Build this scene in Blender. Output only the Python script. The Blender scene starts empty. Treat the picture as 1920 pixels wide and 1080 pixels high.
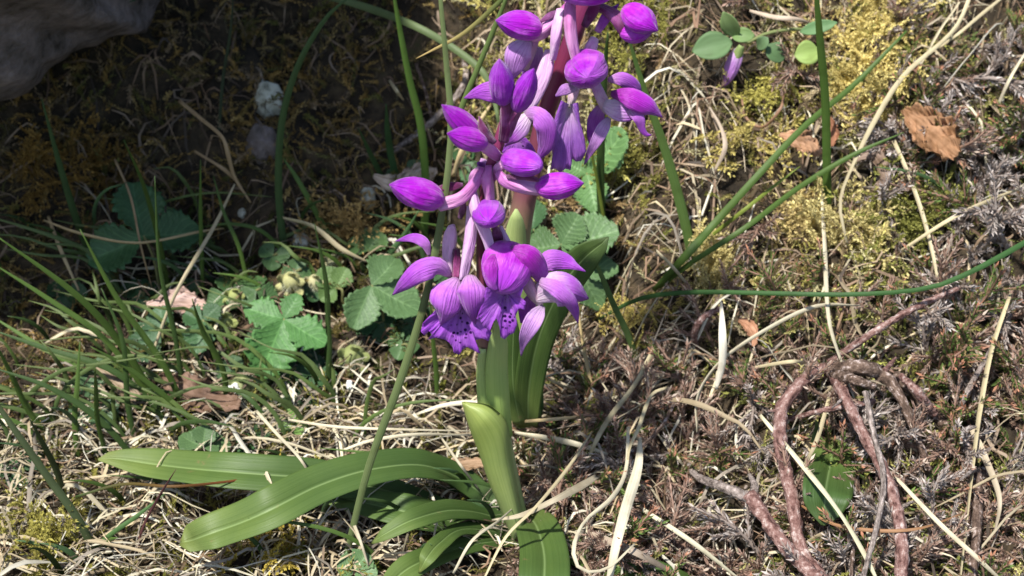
import bpy, math, random
import numpy as np
from mathutils import Vector

random.seed(7)
rng = np.random.default_rng(7)
SC = bpy.context.scene
COL = SC.collection
R_ = math.radians

# ------------------------------------------------------------------ camera
PITCH = R_(35.0)
CAM = np.array([0.0, -0.41, 0.372])
FPX = 3000.0                                   # focal length in photo pixels (1920 wide)
FW = np.array([0, math.cos(PITCH), -math.sin(PITCH)])
UP = np.array([0, math.sin(PITCH), math.cos(PITCH)])
RT = np.array([1.0, 0, 0])
cd = bpy.data.cameras.new('camera'); cam = bpy.data.objects.new('camera', cd); COL.objects.link(cam)
cam.location = CAM; cam.rotation_euler = (math.pi/2 - PITCH, 0, 0)
cd.sensor_width = 36; cd.lens = 36*FPX/1920
cd.clip_start = 0.01; cd.clip_end = 100
cd.dof.use_dof = True; cd.dof.focus_distance = 0.50; cd.dof.aperture_fstop = 22
SC.camera = cam

# ------------------------------------------------------------------ sky, sun, exposure
SUN_VEC = np.array([-0.30, -0.34, 0.90]); SUN_VEC /= np.linalg.norm(SUN_VEC)
w = bpy.data.worlds.new('World'); SC.world = w; w.use_nodes = True
nt = w.node_tree
sky = nt.nodes.new('ShaderNodeTexSky'); sky.sky_type = 'NISHITA'; sky.sun_disc = False
sky.sun_elevation = math.asin(SUN_VEC[2]); sky.sun_rotation = math.atan2(SUN_VEC[0], SUN_VEC[1])
nt.links.new(sky.outputs[0], nt.nodes['Background'].inputs[0]); nt.nodes['Background'].inputs[1].default_value = 0.115
sd = bpy.data.lights.new('sun', 'SUN'); sd.energy = 4.8; sd.angle = R_(2.2); sd.color = (1.0, 0.97, 0.92)
sun = bpy.data.objects.new('sun', sd); COL.objects.link(sun)
sun.rotation_euler = Vector(SUN_VEC).to_track_quat('Z', 'Y').to_euler()
SC.view_settings.view_transform = 'Standard'; SC.view_settings.look = 'None'
SC.view_settings.gamma = 1.0; SC.view_settings.exposure = 0.80
SC.cycles.use_denoising = True
SC.cycles.max_bounces = 6; SC.cycles.transmission_bounces = 4; SC.cycles.diffuse_bounces = 3

# ------------------------------------------------------------------ noise + ground height
def hash2(i, j, s=0):
    n = (i.astype(np.int64)*374761393 + j.astype(np.int64)*668265263 + s*974711) & 0x7fffffff
    n = ((n ^ (n >> 13))*1274126177) & 0x7fffffff
    n = n ^ (n >> 16)
    return (n & 0xffff)/65535.0
def vnoise(x, y, s=0):
    x = np.asarray(x, float); y = np.asarray(y, float)
    i = np.floor(x); j = np.floor(y); fx = x-i; fy = y-j
    fx = fx*fx*(3-2*fx); fy = fy*fy*(3-2*fy); i = i.astype(int); j = j.astype(int)
    a = hash2(i, j, s); b = hash2(i+1, j, s); c = hash2(i, j+1, s); d = hash2(i+1, j+1, s)
    return (a*(1-fx)+b*fx)*(1-fy)+(c*(1-fx)+d*fx)*fy*1.0
def fbm(x, y, s=0, o=3):
    v = 0; a = .5
    for k in range(o):
        v = v + a*(vnoise(x*2**k, y*2**k, s+k)-.5); a *= .5
    return v
def sst(a, b, x):
    t = np.clip((np.asarray(x, float)-a)/(b-a), 0, 1); return t*t*(3-2*t)
def height(x, y):
    x = np.asarray(x, float); y = np.asarray(y, float)
    y0 = .125 - .085*sst(-.03, .09, x)
    sp = .022*np.logaddexp(0, (y-y0)/.022)*(.95-.15*sst(0, .1, x))
    sp = .34*np.tanh(sp/.34)
    m = .020*sst(.05, .15, x)*sst(-.10, .02, y)*sst(.16, .06, y)      # heather mound on the right
    near = sst(1.0, .45, np.hypot(x, y))
    n = (.022*fbm(x*28+5, y*28+3, 1) + .011*fbm(x*95, y*95, 11, 2))*near
    cav = sst(.40, .22, vnoise(x*52+3, y*52, 77))*sst(.0, .06, x+.3*sst(.05, .2, y))*near      # hollows between the moss cushions
    return -.022 + sp + m + n - .013*cav
height_exact = height
_gs = .0015; _gx = np.arange(-.66, .66, _gs); HG = height_exact(*np.meshgrid(_gx, _gx)); _gn = len(_gx)
def height(x, y):
    x = np.asarray(x, float); y = np.asarray(y, float); fx = np.clip((x+.66)/_gs, 0, _gn-1.001); fy = np.clip((y+.66)/_gs, 0, _gn-1.001)
    i = fx.astype(int); j = fy.astype(int); a = fx-i; b = fy-j
    return (HG[j, i]*(1-a)+HG[j, i+1]*a)*(1-b)+(HG[j+1, i]*(1-a)+HG[j+1, i+1]*a)*b
HL = HG.tolist()
def hz(x, y):
    fx = min(max((x+.66)/_gs, 0), _gn-1.001); fy = min(max((y+.66)/_gs, 0), _gn-1.001); i = int(fx); j = int(fy); a = fx-i; b = fy-j
    r0 = HL[j]; r1 = HL[j+1]
    return (r0[i]*(1-a)+r0[i+1]*a)*(1-b)+(r1[i]*(1-a)+r1[i+1]*a)*b
def hnorm(x, y, e=.006):
    dx = (hz(x+e, y)-hz(x-e, y))/(2*e); dy = (hz(x, y+e)-hz(x, y-e))/(2*e); l = math.sqrt(dx*dx+dy*dy+1)
    return np.array([-dx/l, -dy/l, 1/l])

# ------------------------------------------------------------------ photo pixel -> point
def ray(px, py):
    return FW + RT*((px-960)/FPX) + UP*((540-py)/FPX)
def depth(p): return float(np.dot(np.asarray(p)-CAM, FW))
def P(px, py, Y):
    d = ray(px, py); return CAM + d*((Y-CAM[1])/d[1])
TS = np.linspace(.25, 1.6, 900)
def G(px, py, lift=0.0):
    d = ray(px, py); q = CAM[None]+TS[:, None]*d[None]
    below = q[:, 2] < height(q[:, 0], q[:, 1])
    t = TS[int(np.argmax(below))] if below.any() else 1.2
    return CAM + d*(t-lift/np.linalg.norm(d))
def proj(p):
    q = np.asarray(p)-CAM; z = q@FW
    return 960+FPX*(q@RT)/z, 540-FPX*(q@UP)/z
def unit(v):
    v = np.asarray(v, float); return v/(np.linalg.norm(v)+1e-12)
def camdir(p): return unit(CAM-np.asarray(p))

# ------------------------------------------------------------------ mesh builder
class MB:
    def __init__(s): s.v = []; s.f = []; s.uv = []; s.c = []; s.n = 0
    def add(s, v, f, uv=None, c=(1, 1, 1)):
        v = np.asarray(v, float).reshape(-1, 3); k = len(v)
        s.v.append(v); s.f += [tuple(int(i)+s.n for i in q) for q in f]
        s.uv.append(np.zeros((k, 2)) if uv is None else np.asarray(uv, float))
        c = np.asarray(c, float); s.c.append(np.broadcast_to(c, (k, 3)).copy() if c.ndim == 1 else c)
        s.n += k
    def build(s, name, mat, parent=None, base=None, smooth=True):
        v = np.concatenate(s.v)
        o0 = np.zeros(3) if base is None else np.asarray(base, float)
        if parent is not None:
            o0 = np.asarray(parent['_b']) if '_b' in parent else o0
        me = bpy.data.meshes.new(name)
        me.from_pydata((v-o0).tolist(), [], s.f)
        idx = np.zeros(len(me.loops), int); me.loops.foreach_get('vertex_index', idx)
        uv = np.concatenate(s.uv)
        l = me.uv_layers.new(name='UVMap'); l.data.foreach_set('uv', uv[idx].astype(np.float32).ravel())
        a = me.color_attributes.new('Col', 'FLOAT_COLOR', 'POINT')
        c = np.concatenate(s.c); c4 = np.concatenate([c, np.ones((len(c), 1))], 1).astype(np.float32)
        a.data.foreach_set('color', c4.ravel())
        if smooth: me.polygons.foreach_set('use_smooth', np.ones(len(me.polygons), bool))
        me.materials.append(mat)
        o = bpy.data.objects.new(name, me); COL.objects.link(o)
        if parent is not None:
            o.parent = parent; BASES[o.name] = o0; o['_b'] = list(o0)
        else:
            o.location = o0; o['_b'] = list(o0)
        return o
BASES = {}
def tag(o, label=None, cat=None, group=None, kind=None):
    if label: o['label'] = label
    if cat: o['category'] = cat
    if group: o['group'] = group
    if kind: o['kind'] = kind
    return o
def thing(name, label, cat, base, group=None):
    o = bpy.data.objects.new(name, None); COL.objects.link(o); o.location = base
    o.empty_display_size = .01; o['_b'] = [float(b) for b in base]
    return tag(o, label, cat, group)

def crom(pts, ts):
    pts = np.asarray(pts, float); n = len(pts)
    if pts.ndim == 1: pts = pts[:, None]
    e = np.concatenate([[2*pts[0]-pts[1]], pts, [2*pts[-1]-pts[-2]]])
    x = np.clip(np.asarray(ts)*(n-1), 0, n-1-1e-9); i = x.astype(int); t = (x-i)[:, None]
    a, b, c, d = e[i], e[i+1], e[i+2], e[i+3]
    return .5*((2*b)+(-a+c)*t+(2*a-5*b+4*c-d)*t*t+(-a+3*b-3*c+d)*t**3)
def arcpar(pts, na):
    """parameters evenly spread along the curve"""
    tt = np.linspace(0, 1, 120); q = crom(pts, tt)
    L = np.concatenate([[0], np.cumsum(np.linalg.norm(np.diff(q, axis=0), axis=1))])
    return np.interp(np.linspace(0, L[-1], na+1), L, tt)

def strip(mb, pts, hw, nrm=None, na=14, nc=4, cup=0.0, th=.0003, teeth=None, pleat=None,
          col=(1, 1, 1), col2=None, fold=0.0, roll=0.0, wave=0.0, seed=0, trough=0.0):
    """a leaf/petal/blade: closed thin sheet along a centre line; u across, v along"""
    pts = np.asarray(pts, float); ts = arcpar(pts, na)
    c = crom(pts, ts); wd = np.clip(crom(np.asarray(hw, float), ts)[:, 0], 5e-5, None)
    tg = np.gradient(c, axis=0); tg /= np.linalg.norm(tg, axis=1, keepdims=True)+1e-12
    if nrm is None: N = np.array([camdir(p) for p in c])
    else:
        nrm = np.asarray(nrm, float)
        N = np.broadcast_to(nrm, c.shape) if nrm.ndim == 1 else crom(nrm, np.linspace(0, 1, na+1))
    sd = np.cross(tg, N); sd /= np.linalg.norm(sd, axis=1, keepdims=True)+1e-12
    nn = np.cross(sd, tg)
    if np.ndim(roll) or roll != 0:
        rl = np.broadcast_to(roll, (len(c),)) if np.ndim(roll) == 0 else crom(np.asarray(roll, float), np.linspace(0, 1, na+1))[:, 0]
        cs, sn = np.cos(rl)[:, None], np.sin(rl)[:, None]
        sd, nn = sd*cs+nn*sn, nn*cs-sd*sn
    us = np.linspace(-1, 1, nc+1); v = np.linspace(0, 1, na+1)
    W = wd[:, None]*np.ones_like(us)[None]
    if teeth:
        nt_, dt = teeth; saw = 1-dt*(.6+.5*np.sin(np.floor(v*nt_)*2.7+nt_)**2)*((v*nt_) % 1.0)**1.6
        W = W*(1+(saw[:, None]-1)*(np.abs(us)[None]**3))
    off = -cup*W*(us**2)[None] - fold*W*(1-np.abs(us))[None]
    if trough: off = off - trough*W*np.exp(-(us/.18)**2)[None]
    if pleat:
        npl, amp = pleat
        off = off + amp*wd[:, None]*np.sin(2*math.pi*(v[:, None]*npl-np.abs(us)[None]*npl*.35))*np.minimum(1, 2*np.abs(us))[None]
    if wave:
        off = off + wave*W*np.sin(v*9+seed)[:, None]*us[None]
    X = c[:, None]+sd[:, None]*(W*us[None])[..., None]+nn[:, None]*off[..., None]
    m = nc+1
    tf = (th*(1-.8*np.abs(us)**2))[None, :, None]
    top = X+nn[:, None]*tf*.5; bot = X-nn[:, None]*tf*.5
    V = np.concatenate([top.reshape(-1, 3), bot.reshape(-1, 3)]); K = (na+1)*m
    uu, vv = np.meshgrid((us+1)/2, v); UV = np.stack([uu.ravel(), vv.ravel()], 1); UV = np.concatenate([UV, UV])
    F = []
    for i in range(na):
        for j in range(nc):
            a, b, d, e = i*m+j, i*m+j+1, (i+1)*m+j+1, (i+1)*m+j
            F.append((a, e, d, b)); F.append((K+a, K+b, K+d, K+e))
        F.append((i*m, K+i*m, K+(i+1)*m, (i+1)*m)); q = i*m+nc; F.append((q, q+m, K+q+m, K+q))
    for j in range(nc):
        F.append((j, j+1, K+j+1, K+j)); q = na*m+j; F.append((q, K+q, K+q+1, q+1))
    C = np.asarray(col, float)
    if col2 is not None:
        C = C[None]*(1-UV[:, 1:2])+np.asarray(col2, float)[None]*UV[:, 1:2]
    mb.add(V, F, UV, C)

def tube(mb, pts, rad, ns=8, na=14, col=(1, 1, 1), col2=None, bump=0.0, seed=0, flat=1.0, ridge=0.0):
    pts = np.asarray(pts, float); ts = arcpar(pts, na); c = crom(pts, ts); r = np.clip(crom(np.asarray(rad, float), ts)[:, 0], 5e-5, None)
    tg = np.gradient(c, axis=0); tg /= np.linalg.norm(tg, axis=1, keepdims=True)+1e-12
    N = np.array([camdir(p) for p in c]); sd = np.cross(tg, N); sd /= np.linalg.norm(sd, axis=1, keepdims=True)+1e-12
    nn = np.cross(sd, tg); th = np.linspace(0, 2*math.pi, ns, endpoint=False)
    rr = r[:, None]*np.ones(ns)[None]
    if ridge: rr = rr*(1+ridge*np.cos(3*th[None]+2.5*np.linspace(0, 1, na+1)[:, None]+seed))
    if bump:
        g = np.random.default_rng(seed); rr = rr*(1+bump*(g.random(rr.shape)-.5)*2)
        c = c + (g.random(c.shape)-.5)*r[:, None]*bump*1.2
    X = c[:, None]+(sd[:, None]*np.cos(th)[None, :, None]+nn[:, None]*np.sin(th)[None, :, None]*flat)*rr[..., None]
    V = np.concatenate([X.reshape(-1, 3), c[:1]-tg[:1]*r[0]*.5, c[-1:]+tg[-1:]*r[-1]*.6]); F = []
    for i in range(na):
        for j in range(ns):
            k = (j+1) % ns; F.append((i*ns+j, i*ns+k, (i+1)*ns+k, (i+1)*ns+j))
    e0 = (na+1)*ns
    for j in range(ns):
        k = (j+1) % ns; F.append((e0, k, j)); F.append((e0+1, na*ns+j, na*ns+k))
    uu, vv = np.meshgrid(np.arange(ns)/ns, np.linspace(0, 1, na+1)); UV = np.concatenate([np.stack([uu.ravel(), vv.ravel()], 1), [[.5, 0], [.5, 1]]])
    C = np.asarray(col, float)
    if col2 is not None: C = C[None]*(1-UV[:, 1:2])+np.asarray(col2, float)[None]*UV[:, 1:2]
    mb.add(V, F, UV, C)

PROF = [(0, .30), (.06, .55), (.16, .80), (.30, .97), (.45, 1.0), (.60, .93), (.74, .73), (.86, .46), (.94, .22), (1, .03)]
def budmesh(mb, b, t, hw, flat=1.0, prof=PROF, ns=30, na=24, bend=0.0, spin=0.3, col=(1, 1, 1), groove=.10):
    b = np.asarray(b); t = np.asarray(t); ax = t-b; L = np.linalg.norm(ax); ax /= L
    N = camdir((b+t)/2); sd = unit(np.cross(ax, N)); nn = np.cross(sd, ax)
    v = np.linspace(0, 1, na+1); r = np.interp(v, [p[0] for p in prof], [p[1] for p in prof])*hw
    th = np.linspace(0, 2*math.pi, ns, endpoint=False)
    gr = 1-groove*sum(np.exp(-((np.angle(np.exp(1j*(th-spin-k*2*math.pi/3))))/.16)**2) for k in range(3))
    jit = 1+.05*np.sin(th*2+spin*5)[None]*np.sin(v*3)[:, None]+.03*np.sin(th*5+v[:, None]*4)
    c = b[None]+ax[None]*(v*L)[:, None]+nn[None]*(bend*L*np.sin(v*math.pi))[:, None]
    X = c[:, None]+(sd[None, None]*np.cos(th)[None, :, None]+nn[None, None]*(flat*np.sin(th))[None, :, None])*(r[:, None]*gr[None]*jit)[..., None]
    F = []
    for i in range(na):
        for j in range(ns):
            k = (j+1) % ns; F.append((i*ns+j, i*ns+k, (i+1)*ns+k, (i+1)*ns+j))
    V = np.concatenate([X.reshape(-1, 3), c[:1], c[-1:]]); e0 = (na+1)*ns
    for j in range(ns):
        k = (j+1) % ns; F.append((e0, k, j)); F.append((e0+1, na*ns+j, na*ns+k))
    uu, vv = np.meshgrid(np.arange(ns)/ns, v); UV = np.concatenate([np.stack([uu.ravel(), vv.ravel()], 1), [[.5, 0], [.5, 1]]])
    mb.add(V, F, UV, col)

def fan(mb, ctr, outline, Y, dyc, dye, bulge=.15, rings=9, ruffle=.03, col=(1, 1, 1), groove=0.0):
    """a lip: rings from a throat out to a ragged outline"""
    C = P(ctr[0], ctr[1], Y+dyc); O = []
    ol = []
    for a, b in zip(outline[:-1], outline[1:]):
        ol += [a, ((a[0]+b[0])/2, (a[1]+b[1])/2)]
    ol.append(outline[-1]); n = len(ol)
    O = np.array([P(x, y, Y+dye) for x, y in ol]); size = np.linalg.norm(O-C, axis=1).mean(); N = camdir(C)
    V = []; UV = []
    for k in range(rings+1):
        t = (k+.0)/rings if k else .04
        for j in range(n):
            s = t**.9; b = bulge*size*math.sin(math.pi*min(1, t*.95))
            b += ruffle*size*t**5*math.sin(j*1.9+1)+.5*ruffle*size*t*math.sin(j*.55+.4) - groove*size*t*abs(math.sin(math.pi*3*j/(n-1)))**.7*0.6
            V.append(C+(O[j]-C)*s+N*b); UV.append((j/(n-1), t))
    V = np.array(V); K = len(V); V2 = V-N[None]*.0004
    F = []
    for k in range(rings):
        for j in range(n-1):
            a, b, d, e = k*n+j, k*n+j+1, (k+1)*n+j+1, (k+1)*n+j
            F.append((a, b, d, e)); F.append((K+a, K+e, K+d, K+b))
    for j in range(n-1):
        q = rings*n+j; F.append((q, q+1, K+q+1, K+q))
    mb.add(np.concatenate([V, V2]), F, np.array(UV+UV), col)

def S(spec, Y):
    pts = [P(a[0], a[1], Y+a[2]) for a in spec]; return pts, [a[3]*depth(p)/FPX for a, p in zip(spec, pts)]
def SG(spec):
    pts = [G(a[0], a[1], a[2]) for a in spec]; return pts, [a[3]*depth(p)/FPX for a, p in zip(spec, pts)]

# ------------------------------------------------------------------ materials
def s2l(r, g, b):
    return tuple(((c/255)/12.92 if c/255 <= .04045 else ((c/255+.055)/1.055)**2.4) for c in (r, g, b))
def newmat(name):
    m = bpy.data.materials.new(name); m.use_nodes = True
    n = m.node_tree.nodes; L = m.node_tree.links; n.clear()
    out = n.new('ShaderNodeOutputMaterial'); bs = n.new('ShaderNodeBsdfPrincipled')
    L.new(bs.outputs[0], out.inputs[0]); return m, n, L, out, bs
def ramp(n, stops):
    r = n.new('ShaderNodeValToRGB'); e = r.color_ramp.elements
    while len(e) < len(stops): e.new(.5)
    for i, (p, c) in enumerate(stops): e[i].position = p; e[i].color = (*c, 1)
    return r
def mixc(n, L, a, b, fac, mode='MIX'):
    m = n.new('ShaderNodeMix'); m.data_type = 'RGBA'; m.blend_type = mode
    for s, v in ((m.inputs[0], fac), (m.inputs[6], a), (m.inputs[7], b)):
        if hasattr(v, 'links'): L.new(v, s)
        elif isinstance(v, (int, float)): s.default_value = v
        else: s.default_value = (*v, 1)
    return m.outputs[2]
def noise(n, L, scale, vec=None, detail=3, rough=.55):
    t = n.new('ShaderNodeTexNoise'); t.inputs['Scale'].default_value = scale; t.inputs['Detail'].default_value = detail; t.inputs['Roughness'].default_value = rough
    if vec is not None: L.new(vec, t.inputs['Vector'])
    return t.outputs['Fac']
def mapping(n, L, vec, sc):
    m = n.new('ShaderNodeMapping'); m.inputs['Scale'].default_value = sc; L.new(vec, m.inputs['Vector']); return m.outputs[0]
def mapr(n, L, v, a, b, c, d):
    m = n.new('ShaderNodeMapRange'); L.new(v, m.inputs[0])
    for i, x in enumerate((a, b, c, d)): m.inputs[i+1].default_value = x
    return m.outputs[0]
def bump(n, L, h, dist, bs, st=.6):
    b = n.new('ShaderNodeBump'); b.inputs['Strength'].default_value = st; b.inputs['Distance'].default_value = dist
    L.new(h, b.inputs['Height']); L.new(b.outputs[0], bs.inputs['Normal'])
def translucent(n, L, out, bs, colsock, fac):
    t = n.new('ShaderNodeBsdfTranslucent'); L.new(colsock, t.inputs[0]); x = n.new('ShaderNodeMixShader'); x.inputs[0].default_value = fac
    L.new(bs.outputs[0], x.inputs[1]); L.new(t.outputs[0], x.inputs[2]); L.new(x.outputs[0], out.inputs[0])

def petal_mat(name, stops, vein=.35, tr=.30, rough=.42, spots=False, streak=22):
    m, n, L, out, bs = newmat(name)
    tc = n.new('ShaderNodeTexCoord'); sp = n.new('ShaderNodeSeparateXYZ'); L.new(tc.outputs['UV'], sp.inputs[0])
    r = ramp(n, stops); nz = noise(n, L, 300, tc.outputs['Object'], 2)
    ad = n.new('ShaderNodeMath'); ad.operation = 'MULTIPLY_ADD'; L.new(nz, ad.inputs[0]); ad.inputs[1].default_value = .22; 
    sb = n.new('ShaderNodeMath'); sb.operation = 'SUBTRACT'; L.new(sp.outputs[1], sb.inputs[0]); sb.inputs[1].default_value = .11
    L.new(sb.outputs[0], ad.inputs[2]); L.new(ad.outputs[0], r.inputs[0])
    st = noise(n, L, 1, mapping(n, L, tc.outputs['UV'], (streak, 1.6, 1)), 3)
    dk = mixc(n, L, r.outputs[0], mixc(n, L, r.outputs[0], (.55, .25, .62), 1.0, 'MULTIPLY'), mapr(n, L, st, .45, .70, 0, vein))
    bl = noise(n, L, 140, tc.outputs['Object'], 4, .6); c = mixc(n, L, dk, mixc(n, L, dk, (.80, .38, .86), .38), mapr(n, L, bl, .46, .72, 0, .62))
    dk = mixc(n, L, c, mixc(n, L, c, (.75, .55, .75), 1, 'MULTIPLY'), mapr(n, L, noise(n, L, 420, tc.outputs['Object'], 3), .55, .75, 0, .6)); c = dk
    if spots:
        v = n.new('ShaderNodeTexVoronoi'); L.new(tc.outputs['Object'], v.inputs['Vector']); v.inputs['Scale'].default_value = 720; v.inputs['Randomness'].default_value = .85
        a = mapr(n, L, v.outputs['Distance'], .30, .42, 1, 0)
        ux = n.new('ShaderNodeMath'); ux.operation = 'SUBTRACT'; L.new(sp.outputs[0], ux.inputs[0]); ux.inputs[1].default_value = .56
        ab = n.new('ShaderNodeMath'); ab.operation = 'ABSOLUTE'; L.new(ux.outputs[0], ab.inputs[0])
        b_ = mapr(n, L, ab.outputs[0], .13, .22, 1, 0); d_ = mapr(n, L, sp.outputs[1], .75, .85, 1, 0)
        mu = n.new('ShaderNodeMath'); mu.operation = 'MULTIPLY'; L.new(a, mu.inputs[0]); L.new(b_, mu.inputs[1])
        mv = n.new('ShaderNodeMath'); mv.operation = 'MULTIPLY'; L.new(mu.outputs[0], mv.inputs[0]); L.new(d_, mv.inputs[1])
        c = mixc(n, L, dk, (.030, .003, .075), mv.outputs[0])
    L.new(c, bs.inputs['Base Color']); bs.inputs['Roughness'].default_value = rough; bs.inputs['Specular IOR Level'].default_value = .14
    bs.inputs['Sheen Weight'].default_value = .2; bs.inputs['Sheen Roughness'].default_value = .4
    bump(n, L, st, .0016, bs, .7); translucent(n, L, out, bs, c, tr); return m

LIL = (.42, .085, .62); VIO = (.33, .035, .55); MAG = (.34, .008, .42); PALE = (.62, .42, .66); WHT = (.78, .66, .70)
M = {}
M['petal'] = petal_mat('orchid_petal', [(0, (.62, .36, .60)), (.25, (.50, .16, .60)), (.6, (.42, .075, .58)), (1, (.38, .05, .56))], vein=.5, streak=14)
M['petal_pale'] = petal_mat('orchid_petal_pale_throat', [(0, WHT), (.3, (.66, .46, .68)), (.6, (.48, .13, .60)), (1, (.40, .06, .56))], vein=.5, streak=14)
M['petal_lilac'] = petal_mat('orchid_petal_lilac', [(0, (.66, .48, .66)), (.4, (.54, .28, .62)), (1, (.44, .15, .58))], vein=.5, streak=14)
M['lip'] = petal_mat('orchid_lip', [(0, (.60, .32, .64)), (.3, (.42, .13, .60)), (1, (.34, .07, .56))], spots=True, vein=.5)
M['lip_pale'] = petal_mat('orchid_lip_pale', [(0, WHT), (.22, (.55, .32, .62)), (.55, (.34, .13, .52)), (1, (.40, .13, .58))], vein=.5)
M['bud'] = petal_mat('orchid_bud', [(0, (.42, .05, .42)), (.15, (.37, .012, .43)), (.6, (.33, .008, .42)), (1, (.24, .008, .36))], vein=.55, tr=.12, rough=.58)
M['hood'] = petal_mat('orchid_hood', [(0, (.30, .006, .30)), (.4, (.38, .015, .42)), (1, (.36, .05, .54))], vein=.5, tr=.2, rough=.42)
M['bud_violet'] = petal_mat('orchid_bud_violet', [(0, (.30, .03, .36)), (.3, (.30, .02, .44)), (1, (.32, .025, .50))], vein=.5, tr=.15, rough=.48)
M['ovary'] = petal_mat('orchid_ovary', [(0, (.34, .06, .26)), (.4, (.48, .16, .38)), (.9, (.60, .30, .48)), (1, (.52, .22, .42))], vein=.45, tr=.1, rough=.35, streak=7)
M['ovary_pale'] = petal_mat('orchid_ovary_pale', [(0, (.60, .36, .54)), (.5, (.64, .38, .60)), (1, (.62, .44, .60))], vein=.3, tr=.15, rough=.35, streak=6)
M['bract'] = petal_mat('orchid_bract', [(0, (.10, .012, .06)), (.6, (.17, .02, .10)), (1, (.24, .05, .14))], vein=.3, tr=.1, rough=.4)
M['throat'] = petal_mat('orchid_throat', [(0, (.56, .22, .46)), (.5, (.72, .48, .58)), (1, (.76, .66, .60))], vein=.15, tr=.2)

def green_mat(name, stops, streak=30, rough=.38, tr=.18, midrib=0.0, contrast=.3, spec=.4):
    """striped monocot leaf, colours by v, thing's own colour"""
    m, n, L, out, bs = newmat(name)
    tc = n.new('ShaderNodeTexCoord'); sp = n.new('ShaderNodeSeparateXYZ'); L.new(tc.outputs['UV'], sp.inputs[0])
    r = ramp(n, stops); L.new(sp.outputs[1], r.inputs[0])
    st = noise(n, L, 1, mapping(n, L, tc.outputs['UV'], (streak, .9, 1)), 3)
    bl = noise(n, L, 55, tc.outputs['Object'], 3)
    c = mixc(n, L, r.outputs[0], mixc(n, L, r.outputs[0], (.55, .65, .45), 1, 'MULTIPLY'), mapr(n, L, st, .4, .75, 0, contrast*1.5))
    c = mixc(n, L, c, mixc(n, L, c, (1.35, 1.25, 1.1), 1, 'MULTIPLY'), mapr(n, L, bl, .4, .7, 0, .6))
    sc_ = noise(n, L, 170, tc.outputs['Object'], 4, .7); c = mixc(n, L, c, (.16, .12, .05), mapr(n, L, sc_, .66, .74, 0, .55))
    if midrib:
        s_ = n.new('ShaderNodeMath'); s_.operation = 'SUBTRACT'; L.new(sp.outputs[0], s_.inputs[0]); s_.inputs[1].default_value = .5
        ab = n.new('ShaderNodeMath'); ab.operation = 'ABSOLUTE'; L.new(s_.outputs[0], ab.inputs[0])
        c = mixc(n, L, c, (.36, .48, .20), mapr(n, L, ab.outputs[0], .0, .035, midrib, 0))
    L.new(c, bs.inputs['Base Color']); bs.inputs['Roughness'].default_value = rough; bs.inputs['Specular IOR Level'].default_value = spec
    bump(n, L, st, .0005, bs, .45); translucent(n, L, out, bs, c, tr); return m
M['oleaf'] = green_mat('orchid_leaf', [(0, (.15, .18, .05)), (.06, (.11, .155, .04)), (.30, (.064, .108, .026)), (.8, (.044, .084, .020)), (1, (.05, .08, .022))], 26, .50, .14, .30, .3, .28)
M['sheath'] = green_mat('orchid_sheath', [(0, (.27, .32, .09)), (.35, (.21, .27, .07)), (1, (.28, .34, .13))], 16, .42, .15, 0, .35)
M['sheath_pale'] = green_mat('orchid_sheath_pale', [(0, (.34, .42, .17)), (.5, (.30, .40, .12)), (1, (.24, .36, .09))], 14, .42, .15, 0, .25)
M['stem'] = green_mat('orchid_stem', [(0, (.30, .38, .14)), (.42, (.26, .26, .12)), (.55, (.16, .05, .07)), (.8, (.15, .02, .06)), (1, (.22, .04, .12))], 8, .4, .03, 0, .3)

def blade_mat(name, rough=.45, tr=.22, spec=.35, streak=9, contrast=.35, bmp=.0003):
    m, n, L, out, bs = newmat(name)
    tc = n.new('ShaderNodeTexCoord'); at = n.new('ShaderNodeAttribute'); at.attribute_name = 'Col'
    st = noise(n, L, 1, mapping(n, L, tc.outputs['UV'], (streak, 1.2, 1)), 2); bl = noise(n, L, 160, tc.outputs['Object'], 3)
    c = mixc(n, L, at.outputs[0], mixc(n, L, at.outputs[0], (.55, .52, .45), 1, 'MULTIPLY'), mapr(n, L, st, .42, .72, 0, contrast*1.6))
    c = mixc(n, L, c, mixc(n, L, c, (.6, .55, .48), 1, 'MULTIPLY'), mapr(n, L, bl, .52, .75, 0, contrast*1.5))
    L.new(c, bs.inputs['Base Color']); bs.inputs['Roughness'].default_value = rough; bs.inputs['Specular IOR Level'].default_value = spec
    bump(n, L, st, bmp, bs, .5)
    if tr: translucent(n, L, out, bs, c, tr)
    return m
M['grass'] = blade_mat('grass_blade', .48, .25, .25, 8, .3)
M['straw'] = blade_mat('dry_straw', .55, .15, .3, 7, .38)
M['moss'] = blade_mat('moss', .7, .30, .15, 2, .15, .0001)
M['heather'] = blade_mat('heather', .65, .10, .2, 3, .35)
M['leafy'] = blade_mat('toothed_leaf', .55, .25, .2, 5, .25, .0002)
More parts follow.
